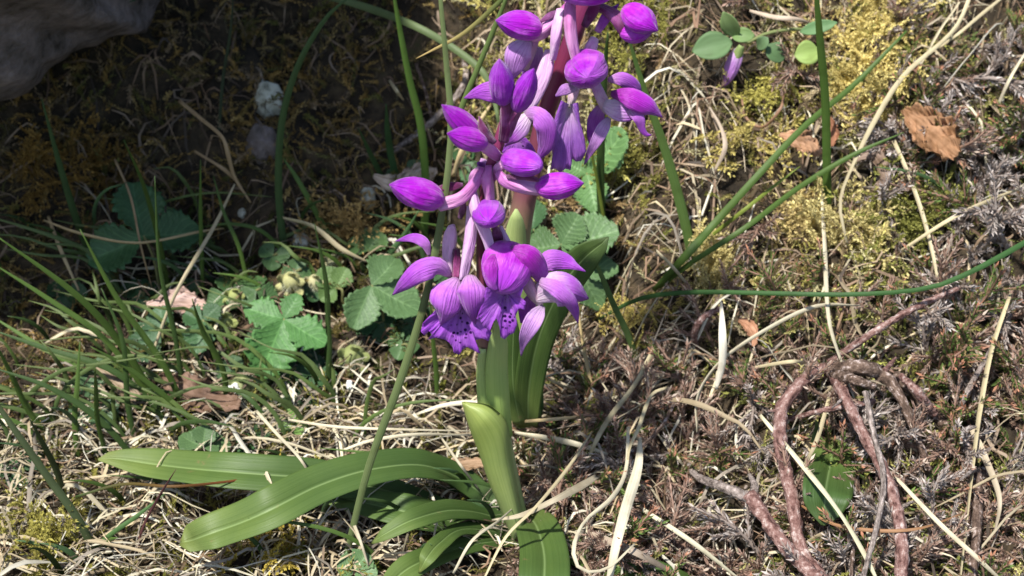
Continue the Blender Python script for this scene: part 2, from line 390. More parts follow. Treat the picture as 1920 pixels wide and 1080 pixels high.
def vein_leaf_mat(name):
    m, n, L, out, bs = newmat(name); tc = n.new('ShaderNodeTexCoord'); at = n.new('ShaderNodeAttribute'); at.attribute_name = 'Col'
    sp = n.new('ShaderNodeSeparateXYZ'); L.new(tc.outputs['UV'], sp.inputs[0])
    def mth(op, a, b=None):
        k = n.new('ShaderNodeMath'); k.operation = op
        for i, v in enumerate((a, b)):
            if v is None: continue
            if hasattr(v, 'links'): L.new(v, k.inputs[i])
            else: k.inputs[i].default_value = v
        return k.outputs[0]
    au = mth('ABSOLUTE', mth('MULTIPLY', mth('SUBTRACT', sp.outputs[0], .5), 2.0))
    ph = mth('FRACT', mth('SUBTRACT', mth('MULTIPLY', sp.outputs[1], 7.0), mth('MULTIPLY', au, 2.45)))
    ve = mth('MAXIMUM', mapr(n, L, mth('ABSOLUTE', mth('SUBTRACT', ph, .5)), .0, .13, .8, 0), mapr(n, L, au, .0, .06, 1.0, 0))
    bl = noise(n, L, 120, tc.outputs['Object'], 4, .6)
    c = mixc(n, L, at.outputs[0], mixc(n, L, at.outputs[0], (.55, .6, .5), 1, 'MULTIPLY'), mapr(n, L, bl, .40, .70, 0, .75))
    c = mixc(n, L, c, mixc(n, L, c, (1.75, 1.6, 1.7), 1, 'MULTIPLY'), ve)
    L.new(c, bs.inputs['Base Color']); bs.inputs['Roughness'].default_value = .5; bs.inputs['Specular IOR Level'].default_value = .3
    bump(n, L, noise(n, L, 500, tc.outputs['Object'], 2), .0004, bs, .5); translucent(n, L, out, bs, c, .25); return m
M['vein_leaf'] = vein_leaf_mat('veined_leaf')
M['dead'] = blade_mat('dead_leaf', .75, .12, .15, 6, .95, .0012)

def solid_mat(name, stops, scale, rough=.8, bd=.001, det=5, spec=.2, sc=(1, 1, 1)):
    m, n, L, out, bs = newmat(name); tc = n.new('ShaderNodeTexCoord')
    v = mapping(n, L, tc.outputs['Object'], sc); nz = noise(n, L, scale, v, det, .65); r = ramp(n, stops); L.new(nz, r.inputs[0])
    L.new(r.outputs[0], bs.inputs['Base Color']); bs.inputs['Roughness'].default_value = rough; bs.inputs['Specular IOR Level'].default_value = spec
    bump(n, L, noise(n, L, scale*2.2, v, det, .7), bd, bs, .8); return m
M['soil'] = solid_mat('soil', [(.30, (.010, .008, .006)), (.5, (.035, .026, .016)), (.62, (.07, .05, .028)), (.75, (.05, .055, .018))], 90, .95, .003)
M['rock'] = solid_mat('boulder_rock', [(.34, (.045, .036, .028)), (.44, (.14, .115, .10)), (.56, (.225, .185, .17)), (.70, (.32, .265, .245))], 75, .9, .008, 10)
M['lichen'] = solid_mat('lichen_stone', [(.3, (.10, .10, .07)), (.45, (.36, .36, .28)), (.7, (.62, .62, .52))], 160, .9, .001, 6)

def bark_mat(name, a, b, c):
    m, n, L, out, bs = newmat(name); tc = n.new('ShaderNodeTexCoord')
    ml = n.new('ShaderNodeMath'); ml.operation = 'ADD'
    L.new(noise(n, L, 420, tc.outputs['Object'], 5, .75), ml.inputs[0]); L.new(noise(n, L, 1, mapping(n, L, tc.outputs['UV'], (7, 14, 1)), 4, .6), ml.inputs[1])
    hf = n.new('ShaderNodeMath'); hf.operation = 'MULTIPLY'; L.new(ml.outputs[0], hf.inputs[0]); hf.inputs[1].default_value = .5
    r = ramp(n, [(.38, a), (.46, b), (.54, c), (.60, (.50, .41, .37))]); L.new(hf.outputs[0], r.inputs[0])
    L.new(r.outputs[0], bs.inputs['Base Color']); bs.inputs['Roughness'].default_value = .8; bs.inputs['Specular IOR Level'].default_value = .2
    bump(n, L, hf.outputs[0], .0030, bs, .9); return m
M['bark_red'] = bark_mat('heather_bark_red', (.05, .022, .018), (.16, .082, .068), (.27, .165, .140))
M['bark_brown'] = bark_mat('heather_bark_brown', (.03, .018, .012), (.085, .055, .04), (.17, .115, .085))
M['bark_grey'] = bark_mat('heather_bark_grey', (.06, .045, .038), (.17, .135, .115), (.28, .23, .20))

# ------------------------------------------------------------------ ground
def make_ground():
    fine = np.linspace(-.42, .42, 300); far = np.array([.6, .9, 1.4, 2.2, 3.5, 5.5])
    xs = np.concatenate([-far[::-1], fine, far]); ys = np.concatenate([-far[::-1], np.linspace(-.42, .5, 320), far+.1])
    X, Y = np.meshgrid(xs, ys); Z = height_exact(X, Y); V = np.stack([X.ravel(), Y.ravel(), Z.ravel()], 1); nx = len(xs)
    i = np.arange(len(ys)-1)[:, None]*nx+np.arange(nx-1)[None]; F = np.stack([i, i+1, i+nx+1, i+nx], -1).reshape(-1, 4)
    me = bpy.data.meshes.new('ground'); me.from_pydata(V.tolist(), [], F.tolist()); me.polygons.foreach_set('use_smooth', np.ones(len(F), bool))
    me.materials.append(M['soil']); o = bpy.data.objects.new('ground', me); COL.objects.link(o); tag(o, 'dark earth of the bank under the moss and litter', None, None, 'structure')
make_ground()

# boulder overhanging the upper left of the bank
def make_boulder():
    import bmesh
    bm = bmesh.new(); bmesh.ops.create_icosphere(bm, subdivisions=6, radius=1)
    V = np.array([v.co[:] for v in bm.verts])
    n1 = fbm(V[:, 0]*1.6+V[:, 2]*1.1+9, V[:, 1]*1.6-V[:, 2]*.7, 21, 4); n2 = fbm(V[:, 0]*7+V[:, 2]*3, V[:, 1]*7+V[:, 2]*5, 31, 6)
    V = np.sign(V)*np.abs(V)**.72; V = V*(1+.30*n1+.11*n2)[:, None]
    V = V*np.array([.20, .15, .145]); V[:, 1] -= .62*(V[:, 2]+.05); V[:, 0] += .45*np.maximum(0, V[:, 2]+.02)                   # leans out over the hollow; unseen top drawn rightward to widen its shade
    V += np.array([-.336, .235, .170])
    for v, q in zip(bm.verts, V): v.co = q
    me = bpy.data.meshes.new('boulder'); bm.to_mesh(me); bm.free(); me.polygons.foreach_set('use_smooth', np.ones(len(me.polygons), bool))
    me.materials.append(M['rock']); o = bpy.data.objects.new('boulder', me); COL.objects.link(o)
    tag(o, 'grey pitted boulder leaning out over the dark hollow of the bank', 'boulder')
make_boulder()

# ------------------------------------------------------------------ orchids
def flower_part(parent, label=None):
    return lambda name, mat, fn: None
def part(parent, name, mat, fn, label=None):
    mb = MB(); fn(mb); o = mb.build(name, M[mat], parent)
    if label: o['label'] = label
    return o
def pet(Y, spec, **k):
    a = dict(cup=.35, th=.0005, na=18, nc=8, wave=.16, seed=spec[0][0]*.7); a.update(k); a['cup'] *= .62
    def f(mb):
        p, h = S(spec, Y); strip(mb, p, [1.1*x for x in h], **a)
    return f
def tub(Y, spec, **k):
    a = dict(ns=15, na=18, ridge=.20, seed=spec[0][0]*.37); a.update(k); q_ = .84 if a['ridge'] > .1 else 1
    def f(mb):
        p, h = S(spec, Y); tube(mb, p, [q_*x for x in h], **a)
    return f
def bud(Y, b, t, hw, **k):
    def f(mb):
        B = P(b[0], b[1], Y+b[2]); T = P(t[0], t[1], Y+t[2]); budmesh(mb, B, T, hw*depth(B)/FPX, **k)
    return f
BLUNT = [(0, .45), (.08, .75), (.2, .93), (.4, 1)]+[(.45+.55*math.sin(a), math.cos(a)+.01) for a in np.linspace(.15, math.pi/2, 12)]

YF = 0.0
base_f = G(985, 1010)
front = thing('orchid', 'front purple orchid with spotted lips and a green sheath around its stem', 'orchid', base_f)
part(front, 'stem', 'stem', tub(YF, [(988, 1040, 0, 20), (968, 960, 0, 19), (944, 850, 0, 20), (926, 740, 0, 20), (912, 640, 0, 17), (908, 560, 0, 13), (905, 470, 0, 12), (908, 400, 0, 12), (918, 330, 0, 12), (935, 270, 0, 11), (952, 215, 0, 10), (958, 190, 0, 7)], ns=14, na=34, ridge=.04))
def sheath1(mb):
    L = [(866, 756), (879, 800), (898, 850), (916, 903), (940, 960), (962, 1015)]
    Rr = [(871, 755), (918, 763), (951, 797), (960, 860), (973, 930), (984, 985)]
    ts = np.linspace(0, 1, 27); l = crom(L, ts); r = crom(Rr, ts); nc = 10; V = []; UV = []
    for i, t in enumerate(ts):
        for j in range(nc+1):
            u = j/nc; p = l[i]*(1-u)+r[i]*u; s = 2*u-1
            V.append(P(p[0], p[1], YF-.0045-.0060*math.sqrt(max(0, 1-s*s*.97))*min(1, .25+t*3))); UV.append((u, t))
    V = np.array(V); m = nc+1; N = np.array([0, -.0006, 0]); K = len(V); F = []
    for i in range(26):
        for j in range(nc):
            a, b, d, e = i*m+j, i*m+j+1, (i+1)*m+j+1, (i+1)*m+j; F.append((a, e, d, b)); F.append((K+a, K+b, K+d, K+e))
        F.append((i*m, K+i*m, K+i*m+m, i*m+m)); q = i*m+nc; F.append((q, q+m, K+q+m, K+q))
    for j in range(nc): F.append((j, j+1, K+j+1, K+j))
    mb.add(np.concatenate([V, V-N]), F, np.array(UV+UV))
part(front, 'sheath', 'sheath', sheath1, 'matt green sheath leaf with a pointed tip folded around the stem')
part(front, 'sheath', 'sheath_pale', pet(YF, [(932, 598, -.006, 3), (934, 640, -.006, 15), (931, 690, -.005, 19), (933, 750, -.005, 21), (942, 830, -.003, 19)], cup=1.0, na=18), 'pale green inner sheath clasping the stem')
part(front, 'sheath', 'sheath_pale', pet(YF, [(905, 655, -.004, 6), (904, 700, -.003, 10), (912, 780, -.003, 13), (926, 840, -.002, 14)], cup=.8))
# basal leaves
LEAVES = [
    ([(184, 862, .030, 2), (215, 858, .033, 17), (290, 866, .034, 33), (400, 877, .034, 38), (500, 885, .032, 38), (600, 893, .028, 36), (720, 915, .018, 28), (850, 960, .010, 20), (960, 1000, .004, 14)], 'long green leaf with a pale tip reaching furthest from the stem'),
    ([(338, 1017, .030, 7), (352, 1012, .032, 26), (400, 993, .036, 38), (500, 953, .042, 42), (600, 904, .044, 40), (700, 874, .042, 37), (800, 868, .034, 33), (880, 905, .020, 24), (970, 990, .004, 14)], 'broad arched leaf with a blunt end crossing over the pale-tipped one'),
    ([(560, 918, .012, 6), (650, 932, .014, 26), (760, 955, .014, 34), (860, 975, .010, 30), (965, 1000, .002, 16)], None),
    ([(698, 1018, .022, 3), (722, 1000, .025, 14), (780, 970, .028, 22), (850, 953, .024, 23), (920, 965, .014, 18), (975, 1000, .004, 10)], None),
    ([(786, 1074, .020, 2), (800, 1046, .022, 15), (826, 1015, .022, 18), (870, 990, .016, 16), (960, 1000, .004, 10)], None),
    ([(984, 955, .010, 22), (1006, 980, .020, 40), (1020, 1030, .028, 46), (1020, 1085, .032, 48), (1014, 1150, .020, 42), (1005, 1230, .018, 18), (1003, 1260, .018, 3)], 'wide upright green leaf at the foot of the stem'),
    ([(990, 1005, .0, 16), (1060, 1025, .0, 28), (1150, 1056, .0, 32), (1250, 1080, .001, 26), (1340, 1104, .001, 10), (1365, 1112, .001, 3)], None),
    ([(720, 1130, .018, 4), (740, 1085, .018, 22), (790, 1050, .014, 26), (880, 1020, .008, 20), (970, 1010, .002, 12)], None),
]
for sp, lb in LEAVES:
    def f(mb, sp=sp):
        p, h = SG([(a, b, c+.012*math.sin(math.pi*min(1, .15+.85*k/(len(sp)-1)))**.7, d) for k, (a, b, c, d) in enumerate(sp)]); n = [unit(camdir(q)*.55+np.array([0, 0, .65])) for q in p]
        strip(mb, p, h, nrm=n, na=44, nc=16, cup=.10, fold=.30, th=.0009, trough=.08, wave=.07, seed=sp[0][0]*.1)
    part(front, 'leaf', 'oleaf', f, lb)

def flower(parent, Y, column, pieces, label=None):
    fl = part(parent, 'flower', column[0], column[1], label)
    for name, mat, fn in pieces: part(fl, name, mat, fn)
    return fl
def lipf(Y, ctr, ol, dyc, dye, **k):
    return lambda mb: fan(mb, ctr, ol, Y, dyc, dye, **k)
# flower 1 : left
flower(front, YF, ('bract', tub(YF, [(855, 468, -.006, 8), (856, 495, -.008, 9), (856, 520, -.011, 9)])), [
    ('spur', 'ovary_pale', tub(YF, [(848, 424, -.003, 8), (846, 445, -.003, 15), (842, 485, -.005, 14), (846, 520, -.008, 9)])),
    ('ovary', 'ovary_pale', tub(YF, [(886, 388, -.004, 12), (882, 440, -.008, 13), (874, 485, -.011, 12), (868, 522, -.012, 9)])),
    ('sepal', 'petal', pet(YF, [(845, 518, -.011, 5), (822, 501, -.014, 17), (788, 509, -.017, 19), (757, 534, -.016, 12), (736, 553, -.012, 1)], cup=.5)),
    ('sepal', 'petal', pet(YF, [(806, 480, .002, 3), (796, 456, .002, 9), (774, 446, .004, 8), (742, 452, .006, 1)], cup=.3)),
    ('petal', 'petal', pet(YF, [(858, 522, -.012, 9), (842, 548, -.018, 29), (835, 580, -.020, 27), (830, 598, -.018, 12), (827, 608, -.016, 2)], cup=.65)),
    ('petal', 'petal', pet(YF, [(880, 516, -.013, 11), (884, 540, -.019, 25), (886, 568, -.020, 22), (889, 592, -.018, 11), (891, 606, -.016, 2)], cup=.6)),
    ('lip', 'lip', lipf(YF, (866, 566), [(826, 572), (806, 592), (793, 605), (789, 622), (796, 629), (804, 620), (810, 628), (801, 637), (818, 633), (832, 636), (842, 642), (849, 652), (851, 661), (861, 665), (868, 655), (876, 650), (889, 658), (901, 663), (895, 648), (890, 638), (904, 634), (916, 640), (922, 624), (908, 606), (898, 582)], -.010, -.016, ruffle=.045)),
], 'open flower with a spotted ragged lip, leftmost on the spike')
# flower 2 : centre, hooded
flower(front, YF, ('hood', bud(YF, (962, 462, -.006), (938, 548, -.021), 49, prof=BLUNT, flat=.75, bend=.10, spin=1.2, groove=.06)), [
    ('ovary', 'ovary_pale', tub(YF, [(886, 360, -.006, 9), (893, 395, -.009, 14), (908, 435, -.010, 13), (922, 478, -.010, 10)])),
    ('petal', 'hood', pet(YF, [(955, 468, -.014, 8), (988, 480, -.017, 20), (1010, 508, -.016, 18), (1018, 540, -.012, 5)], cup=.5)),
    ('petal', 'hood', pet(YF, [(930, 478, -.016, 8), (920, 500, -.020, 14), (922, 530, -.022, 10), (932, 545, -.022, 3)], cup=.6)),
    ('lip', 'lip', lipf(YF, (948, 545), [(912, 538), (905, 565), (893, 598), (901, 602), (906, 612), (918, 622), (924, 606), (931, 597), (937, 614), (938, 632), (946, 636), (955, 628), (964, 624), (970, 608), (967, 592), (973, 578), (984, 582), (986, 566), (976, 556), (982, 538)], -.014, -.019, ruffle=.04)),
], 'open flower with a magenta hood above a spotted lip')
# flower 3 : right
flower(front, YF, ('throat', tub(YF, [(985, 520, -.012, 12), (996, 542, -.013, 14), (1008, 562, -.013, 12), (1014, 576, -.012, 5)])), [
    ('ovary', 'ovary_pale', tub(YF, [(938, 425, -.002, 5), (950, 452, -.006, 7), (965, 485, -.010, 8)])),
    ('sepal', 'petal', pet(YF, [(1006, 508, -.010, 6), (1030, 490, -.010, 19), (1058, 490, -.009, 15), (1080, 500, -.010, 6), (1098, 509, -.011, 1)], cup=.4)),
    ('petal', 'petal_pale', pet(YF, [(1000, 558, -.014, 12), (1036, 542, -.017, 29), (1070, 546, -.017, 27), (1092, 556, -.014, 12), (1103, 560, -.012, 2)], cup=.45)),
    ('petal', 'petal', pet(YF, [(1012, 528, -.017, 8), (1042, 540, -.021, 14), (1066, 562, -.022, 13), (1078, 585, -.020, 8), (1084, 606, -.018, 1)], cup=.5)),
    ('sepal', 'petal_lilac', pet(YF, [(1018, 574, -.014, 4), (1003, 596, -.019, 15), (988, 625, -.020, 12), (980, 648, -.018, 5), (977, 667, -.016, 1)], cup=-.5)),
    ('sepal', 'petal', pet(YF, [(1002, 552, -.008, 8), (988, 578, -.008, 14), (982, 606, -.009, 6)], cup=-.4)),
], 'open flower with a cream throat and drooping folded sepal, turned away to the right')
# front buds
def budpart(parent, Y, mat, fn, subs, label=None):
    b = part(parent, 'flower_bud', mat, fn, label)
    for name, m_, g in subs: part(b, name, m_, g)
budpart(front, YF, 'bud', bud(YF, (829, 377, -.010), (730, 346, -.016), 31, spin=.9), [('ovary', 'ovary', tub(YF, [(905, 316, -.004, 9), (890, 342, -.006, 12), (862, 371, -.008, 14), (822, 384, -.010, 14)])), ('bract', 'bract', pet(YF, [(868, 346, -.006, 3), (845, 350, -.006, 8), (818, 354, -.008, 3)]))])
budpart(front, YF, 'bud', bud(YF, (1005, 352, -.010), (1095, 343, -.014), 25, spin=.4), [('ovary', 'ovary', tub(YF, [(934, 322, -.005, 9), (948, 338, -.007, 13), (978, 350, -.009, 14), (1012, 356, -.010, 14)])), ('bract', 'bract', pet(YF, [(950, 332, -.009, 4), (980, 330, -.011, 7), (1010, 338, -.011, 3)]))])
budpart(front, YF, 'bud_violet', bud(YF, (917, 388, -.002), (917, 416, -.021), 30, flat=.80, prof=BLUNT, spin=.5), [('ovary', 'ovary', tub(YF, [(918, 312, -.003, 8), (914, 335, -.006, 13), (917, 365, -.006, 11), (918, 390, -.006, 9)]))])
budpart(front, YF, 'bud_violet', bud(YF, (948, 298, -.004), (1014, 312, -.016), 25, prof=BLUNT, spin=.2), [('ovary', 'ovary', tub(YF, [(925, 335, -.002, 8), (935, 315, -.004, 10), (952, 300, -.006, 10)]))])
budpart(front, YF, 'bud', bud(YF, (902, 262, -.006), (828, 196, -.010), 21, flat=.8), [('ovary', 'ovary', tub(YF, [(942, 300, -.002, 9), (920, 282, -.005, 13), (896, 262, -.007, 15)])), ('bract', 'bract', pet(YF, [(928, 268, -.008, 5), (908, 248, -.009, 9), (898, 218, -.008, 1)]))])
part(front, 'flower_bud', 'bud', bud(YF, (912, 270, -.009), (838, 250, -.015), 22, flat=.85))
budpart(front, YF, 'bud_violet', bud(YF, (944, 196, -.005), (936, 110, -.010), 23, spin=.2), [('ovary', 'bract', tub(YF, [(945, 262, -.002, 11), (948, 232, -.004, 13), (946, 192, -.006, 13)]))])
budpart(front, YF, 'bud_violet', bud(YF, (968, 208, -.005), (1001, 128, -.010), 22, spin=.7), [('ovary', 'bract', tub(YF, [(950, 252, -.002, 10), (960, 225, -.004, 12), (970, 204, -.006, 12)]))])
part(front, 'bract', 'petal', pet(YF, [(912, 300, .002, 10), (905, 312, .0, 8), (896, 305, -.002, 2)]))
part(front, 'bract', 'ovary', pet(YF, [(880, 350, -.002, 4), (890, 330, -.004, 9), (898, 312, -.004, 2)]))
part(front, 'bract', 'bract', pet(YF, [(930, 470, -.004, 5), (932, 445, -.006, 10), (928, 420, -.005, 2)]))
part(front, 'bract', 'bract', pet(YF, [(862, 410, .0, 4), (868, 392, -.002, 6), (872, 378, -.002, 1)]))

# back orchid
YB = 0.045
base_b = G(990, 790)
back = thing('orchid', 'taller purple orchid growing behind the spotted one, its spike leaning towards the moss', 'orchid', base_b)
part(back, 'stem', 'stem', tub(YB, [(990, 800, .004, 22), (980, 700, .002, 22), (970, 560, 0, 22), (972, 450, 0, 23), (985, 370, 0, 22), (1005, 290, 0, 18), (1025, 210, 0, 17), (1050, 140, 0, 17), (1078, 60, 0, 17), (1105, -20, 0, 15), (1125, -90, 0, 10)], ns=14, na=34, ridge=.04))
part(back, 'sheath', 'sheath_pale', pet(YB, [(968, 392, -.008, 2), (968, 420, -.008, 14), (966, 460, -.007, 19), (968, 540, -.007, 22), (975, 640, -.006, 24), (985, 740, -.004, 24), (992, 800, -.001, 22)], cup=.6, na=24))
part(back, 'leaf', 'oleaf', pet(YB, [(990, 800, -.002, 16), (992, 730, -.006, 24), (1006, 650, -.010, 27), (1030, 585, -.014, 28), (1062, 525, -.016, 30), (1098, 482, -.018, 26), (1128, 458, -.018, 13), (1140, 445, -.018, 2)], cup=-.25, na=30, nc=10, th=.0009, trough=.15))
part(back, 'leaf', 'oleaf', pet(YB, [(975, 795, -.004, 12), (962, 720, -.006, 20), (962, 640, -.007, 18), (966, 575, -.006, 5)], cup=.4, na=24, th=.0009))
part(back, 'leaf', 'oleaf', pet(YB, [(995, 800, .002, 12), (1004, 760, .002, 14), (1000, 700, .004, 12), (990, 650, .004, 4)], cup=.3, th=.0009))
YT = YB-.006
flower(back, YB, ('throat', tub(YT, [(1085, 150, -.006, 10), (1076, 175, -.008, 11), (1069, 198, -.008, 7)])), [
    ('lip', 'lip_pale', lipf(YT, (1068, 196), [(1052, 188), (1040, 222), (1031, 262), (1036, 290), (1032, 318), (1042, 316), (1050, 324), (1060, 316), (1070, 319), (1073, 298), (1080, 303), (1090, 302), (1099, 284), (1097, 262), (1088, 230), (1084, 192)], -.010, -.013, ruffle=.05, bulge=.12)),
    ('petal', 'petal_lilac', pet(YT, [(1082, 165, -.012, 5), (1060, 168, -.014, 10), (1042, 180, -.013, 2)])),
], 'flower with a long pale lilac lip hanging beside the stem')
flower(back, YB, ('throat', tub(YT, [(1112, 152, -.004, 11), (1124, 178, -.006, 12), (1137, 202, -.007, 11), (1144, 214, -.006, 4)])), [
    ('sepal', 'petal', pet(YT, [(1140, 150, -.006, 4), (1165, 148, -.007, 12), (1190, 162, -.006, 11), (1204, 180, -.004, 1)])),
    ('petal', 'petal_pale', pet(YT, [(1132, 196, -.010, 10), (1162, 206, -.013, 20), (1192, 208, -.013, 15), (1214, 212, -.011, 3)], cup=.4)),
    ('petal', 'hood', pet(YT, [(1146, 176, -.010, 6), (1178, 182, -.015, 17), (1212, 199, -.016, 17), (1230, 210, -.015, 8), (1242, 220, -.014, 1)], cup=.5)),
    ('petal', 'petal', pet(YT, [(1182, 202, -.014, 10), (1198, 222, -.016, 10), (1204, 242, -.016, 6), (1212, 252, -.016, 4), (1221, 253, -.016, 1)], cup=.4)),
    ('sepal', 'petal_lilac', pet(YT, [(1142, 222, -.009, 4), (1130, 242, -.014, 11), (1116, 268, -.015, 9), (1104, 290, -.013, 5), (1096, 308, -.012, 1)], cup=-.5)),
    ('sepal', 'petal', pet(YT, [(1128, 200, -.005, 8), (1118, 222, -.005, 14), (1110, 250, -.006, 9), (1108, 272, -.006, 3)], cup=-.4)),
], 'flower with a hooked petal tip pointing away from the stem')
flower(back, YB, ('throat', tub(YT, [(1000, 205, -.008, 9), (992, 222, -.011, 11), (985, 238, -.012, 6)])), [
    ('ovary', 'ovary_pale', tub(YT, [(1028, 96, -.005, 9), (1022, 130, -.009, 16), (1008, 170, -.011, 15), (990, 212, -.011, 10)])),
    ('petal', 'petal_pale', pet(YT, [(995, 212, -.012, 6), (976, 236, -.015, 18), (958, 258, -.015, 14), (946, 274, -.013, 2)], cup=.4)),
    ('petal', 'petal', pet(YT, [(984, 214, -.012, 8), (1006, 216, -.017, 16), (1024, 240, -.019, 18), (1022, 272, -.018, 15), (1014, 290, -.016, 8), (1008, 302, -.015, 1)], cup=.5)),
    ('lip', 'lip', lipf(YT, (968, 258), [(944, 262), (938, 280), (946, 296), (962, 300), (985, 304), (1004, 314), (1008, 292), (998, 272), (986, 258)], -.008, -.008)),
])
flower(back, YB, ('throat', tub(YT, [(1005, 66, -.004, 9), (995, 95, -.004, 11), (985, 130, -.003, 6)])), [
    ('petal', 'petal_lilac', pet(YT, [(992, 74, -.006, 8), (974, 98, -.009, 23), (964, 128, -.009, 17), (960, 148, -.007, 4)], cup=.5)),
    ('petal', 'petal_lilac', pet(YT, [(1008, 88, -.002, 8), (1000, 115, -.002, 18), (985, 145, -.002, 8)], cup=.4)),
    ('sepal', 'petal', pet(YT, [(945, 178, -.002, 18), (922, 172, -.004, 18), (898, 174, -.005, 12), (870, 184, -.004, 1)], cup=.3)),
])
budpart(back, YB, 'bud', bud(YT, (1016, 56, -.006), (929, 38, -.012), 27, spin=.5), [('ovary', 'ovary', tub(YT, [(1070, 8, -.002, 9), (1045, 35, -.005, 12), (1018, 58, -.007, 15), (996, 72, -.007, 10)])), ('bract', 'bract', pet(YT, [(1050, 22, -.005, 4), (1030, 30, -.007, 6), (1008, 44, -.007, 1)]))])
budpart(back, YB, 'bud', bud(YT, (1168, 16, -.008), (1234, 58, -.014), 27, spin=.1), [('ovary', 'bract', tub(YT, [(1108, 10, -.002, 9), (1132, 18, -.005, 11), (1156, 36, -.007, 16), (1170, 60, -.007, 12)]))])
part(back, 'flower_bud', 'bud', bud(YT, (1162, 62, -.007), (1226, 58, -.010), 20))
budpart(back, YB, 'bud', bud(YT, (1098, 116, -.002), (1102, 146, -.026), 41, flat=.80, prof=BLUNT, spin=.7), [('ovary', 'ovary', tub(YT, [(1072, -20, -.004, 10), (1068, 30, -.009, 13), (1071, 75, -.012, 13), (1080, 115, -.012, 11)])), ('bract', 'ovary_pale', tub(YT, [(1114, 72, -.002, 9), (1108, 90, -.004, 13), (1100, 115, -.006, 11)]))])
part(back, 'ovary', 'ovary_pale', tub(YT, [(1052, 18, -.006, 9), (1044, 62, -.010, 12), (1036, 112, -.010, 7)]))
budpart(back, YB, 'bud', bud(YT, (1150, -14, -.008), (1030, -18, -.012), 26), [('ovary', 'ovary', tub(YT, [(1110, -60, -.002, 9), (1140, -35, -.006, 12), (1152, -12, -.008, 12)]))])
budpart(back, YB, 'bud', bud(YT, (1120, -60, -.006), (1060, -110, -.010), 24), [])
budpart(back, YB, 'bud', bud(YT, (1135, -70, -.006), (1180, -120, -.010), 24), [])
part(back, 'bract', 'bract', pet(YT, [(1095, 50, -.004, 6), (1112, 20, -.006, 10), (1128, -10, -.005, 1)]))
part(back, 'bract', 'petal', pet(YT, [(1120, 60, -.003, 6), (1138, 30, -.004, 9), (1160, 8, -.004, 1)]))
#@@PART2
# ------------------------------------------------------------------ merged ground cover
def quadmesh(name, V, F, C, mat, label, UV=None):
    me = bpy.data.meshes.new(name); me.vertices.add(len(V)); me.vertices.foreach_set('co', V.astype(np.float32).ravel())
    k = F.shape[1]; me.loops.add(F.size); me.loops.foreach_set('vertex_index', F.astype(np.int32).ravel())
    me.polygons.add(len(F)); me.polygons.foreach_set('loop_start', (np.arange(len(F))*k).astype(np.int32))
    me.update(calc_edges=True)
    a = me.color_attributes.new('Col', 'FLOAT_COLOR', 'POINT')
    a.data.foreach_set('color', np.concatenate([C, np.ones((len(C), 1))], 1).astype(np.float32).ravel())
    if UV is not None:
        l = me.uv_layers.new(name='UVMap'); l.data.foreach_set('uv', UV[F.ravel()].astype(np.float32).ravel())
    me.polygons.foreach_set('use_smooth', np.ones(len(F), bool)); me.materials.append(mat)
    o = bpy.data.objects.new(name, me); COL.objects.link(o); tag(o, label, None, None, 'stuff'); return o

def leaf_quads(rg, c, tg, n, ln, wd, spread, spin0=0., bright=(.75, 1.15)):
    """n rhombic scale leaves along a curve c with tangents tg"""
    V = []; S_ = []
    m = len(c)
    for k in range(n):
        f = (k+.5)/n*(m-1); i = min(int(f), m-2); t = f-i
        p = c[i]*(1-t)+c[i+1]*t; d = unit(tg[i])
        a = spin0+k*2.4+rg.random()*.8
        x = unit(np.cross(d, [.31, .17, .93] if abs(d[2]) < .9 else [1, .2, 0])); y = np.cross(d, x)
        out = x*math.cos(a)+y*math.sin(a); l = ln*(.7+.6*rg.random())
        sp = spread*(.7+.6*rg.random()); ax = unit(d*math.cos(sp)+out*math.sin(sp)); sd = unit(np.cross(ax, out))*wd*(.7+.6*rg.random())
        mid = p+ax*l*.45+out*l*.06
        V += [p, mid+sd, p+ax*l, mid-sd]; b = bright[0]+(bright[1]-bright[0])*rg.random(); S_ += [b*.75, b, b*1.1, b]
    return np.array(V), np.array(S_)
def curve3(rg, L, bend, n=9):
    t = np.linspace(0, 1, n); a = rg.random()*6.28; b = bend*(.5+rg.random())
    c = np.stack([np.cos(a)*b*t**2+.06*np.sin(t*5+a), np.sin(a)*b*t**2+.06*np.cos(t*4+a)-.06, t*(1-.25*b*t)], 1)*L
    return c, np.gradient(c, axis=0)
def moss_frond(seed):
    rg = np.random.default_rng(seed); c, tg = curve3(rg, 1, .9); V, S1 = leaf_quads(rg, c, tg, 44, .15, .024, .65); return V, S1
def feather_frond(seed):
    rg = np.random.default_rng(seed); c, tg = curve3(rg, 1, .7); V, S1 = leaf_quads(rg, c, tg, 34, .075, .017, .55); Vs = [V]; Ss = [S1]
    for k in range(9):
        f = .15+.8*k/9; i = int(f*8); s = 1 if k % 2 else -1; d = unit(tg[i]); sdv = unit(np.cross(d, [.9*math.cos(seed), .9*math.sin(seed), .2]))*s
        l = .42*(1.15-f)*(.7+.5*rg.random()); tt = np.linspace(0, 1, 5)[:, None]
        cc = c[i]+(d*.55+sdv*.8)*l*tt+np.array([0, 0, -.12])*tt**2*l
        v, q = leaf_quads(rg, cc, np.gradient(cc, axis=0), 18, .060, .014, .6); Vs.append(v); Ss.append(q)
    return np.concatenate(Vs), np.concatenate(Ss)
MOSS = [moss_frond(i) for i in range(8)]; FEATH = [feather_frond(40+i) for i in range(8)]
def frame(z, spin):
    z = unit(z); x = unit(np.cross(z, [.3, .8, .2] if abs(z[1]) < .9 else [1, 0, 0])); y = np.cross(z, x)
    return np.stack([x*math.cos(spin)+y*math.sin(spin), -x*math.sin(spin)+y*math.cos(spin), z], 1)
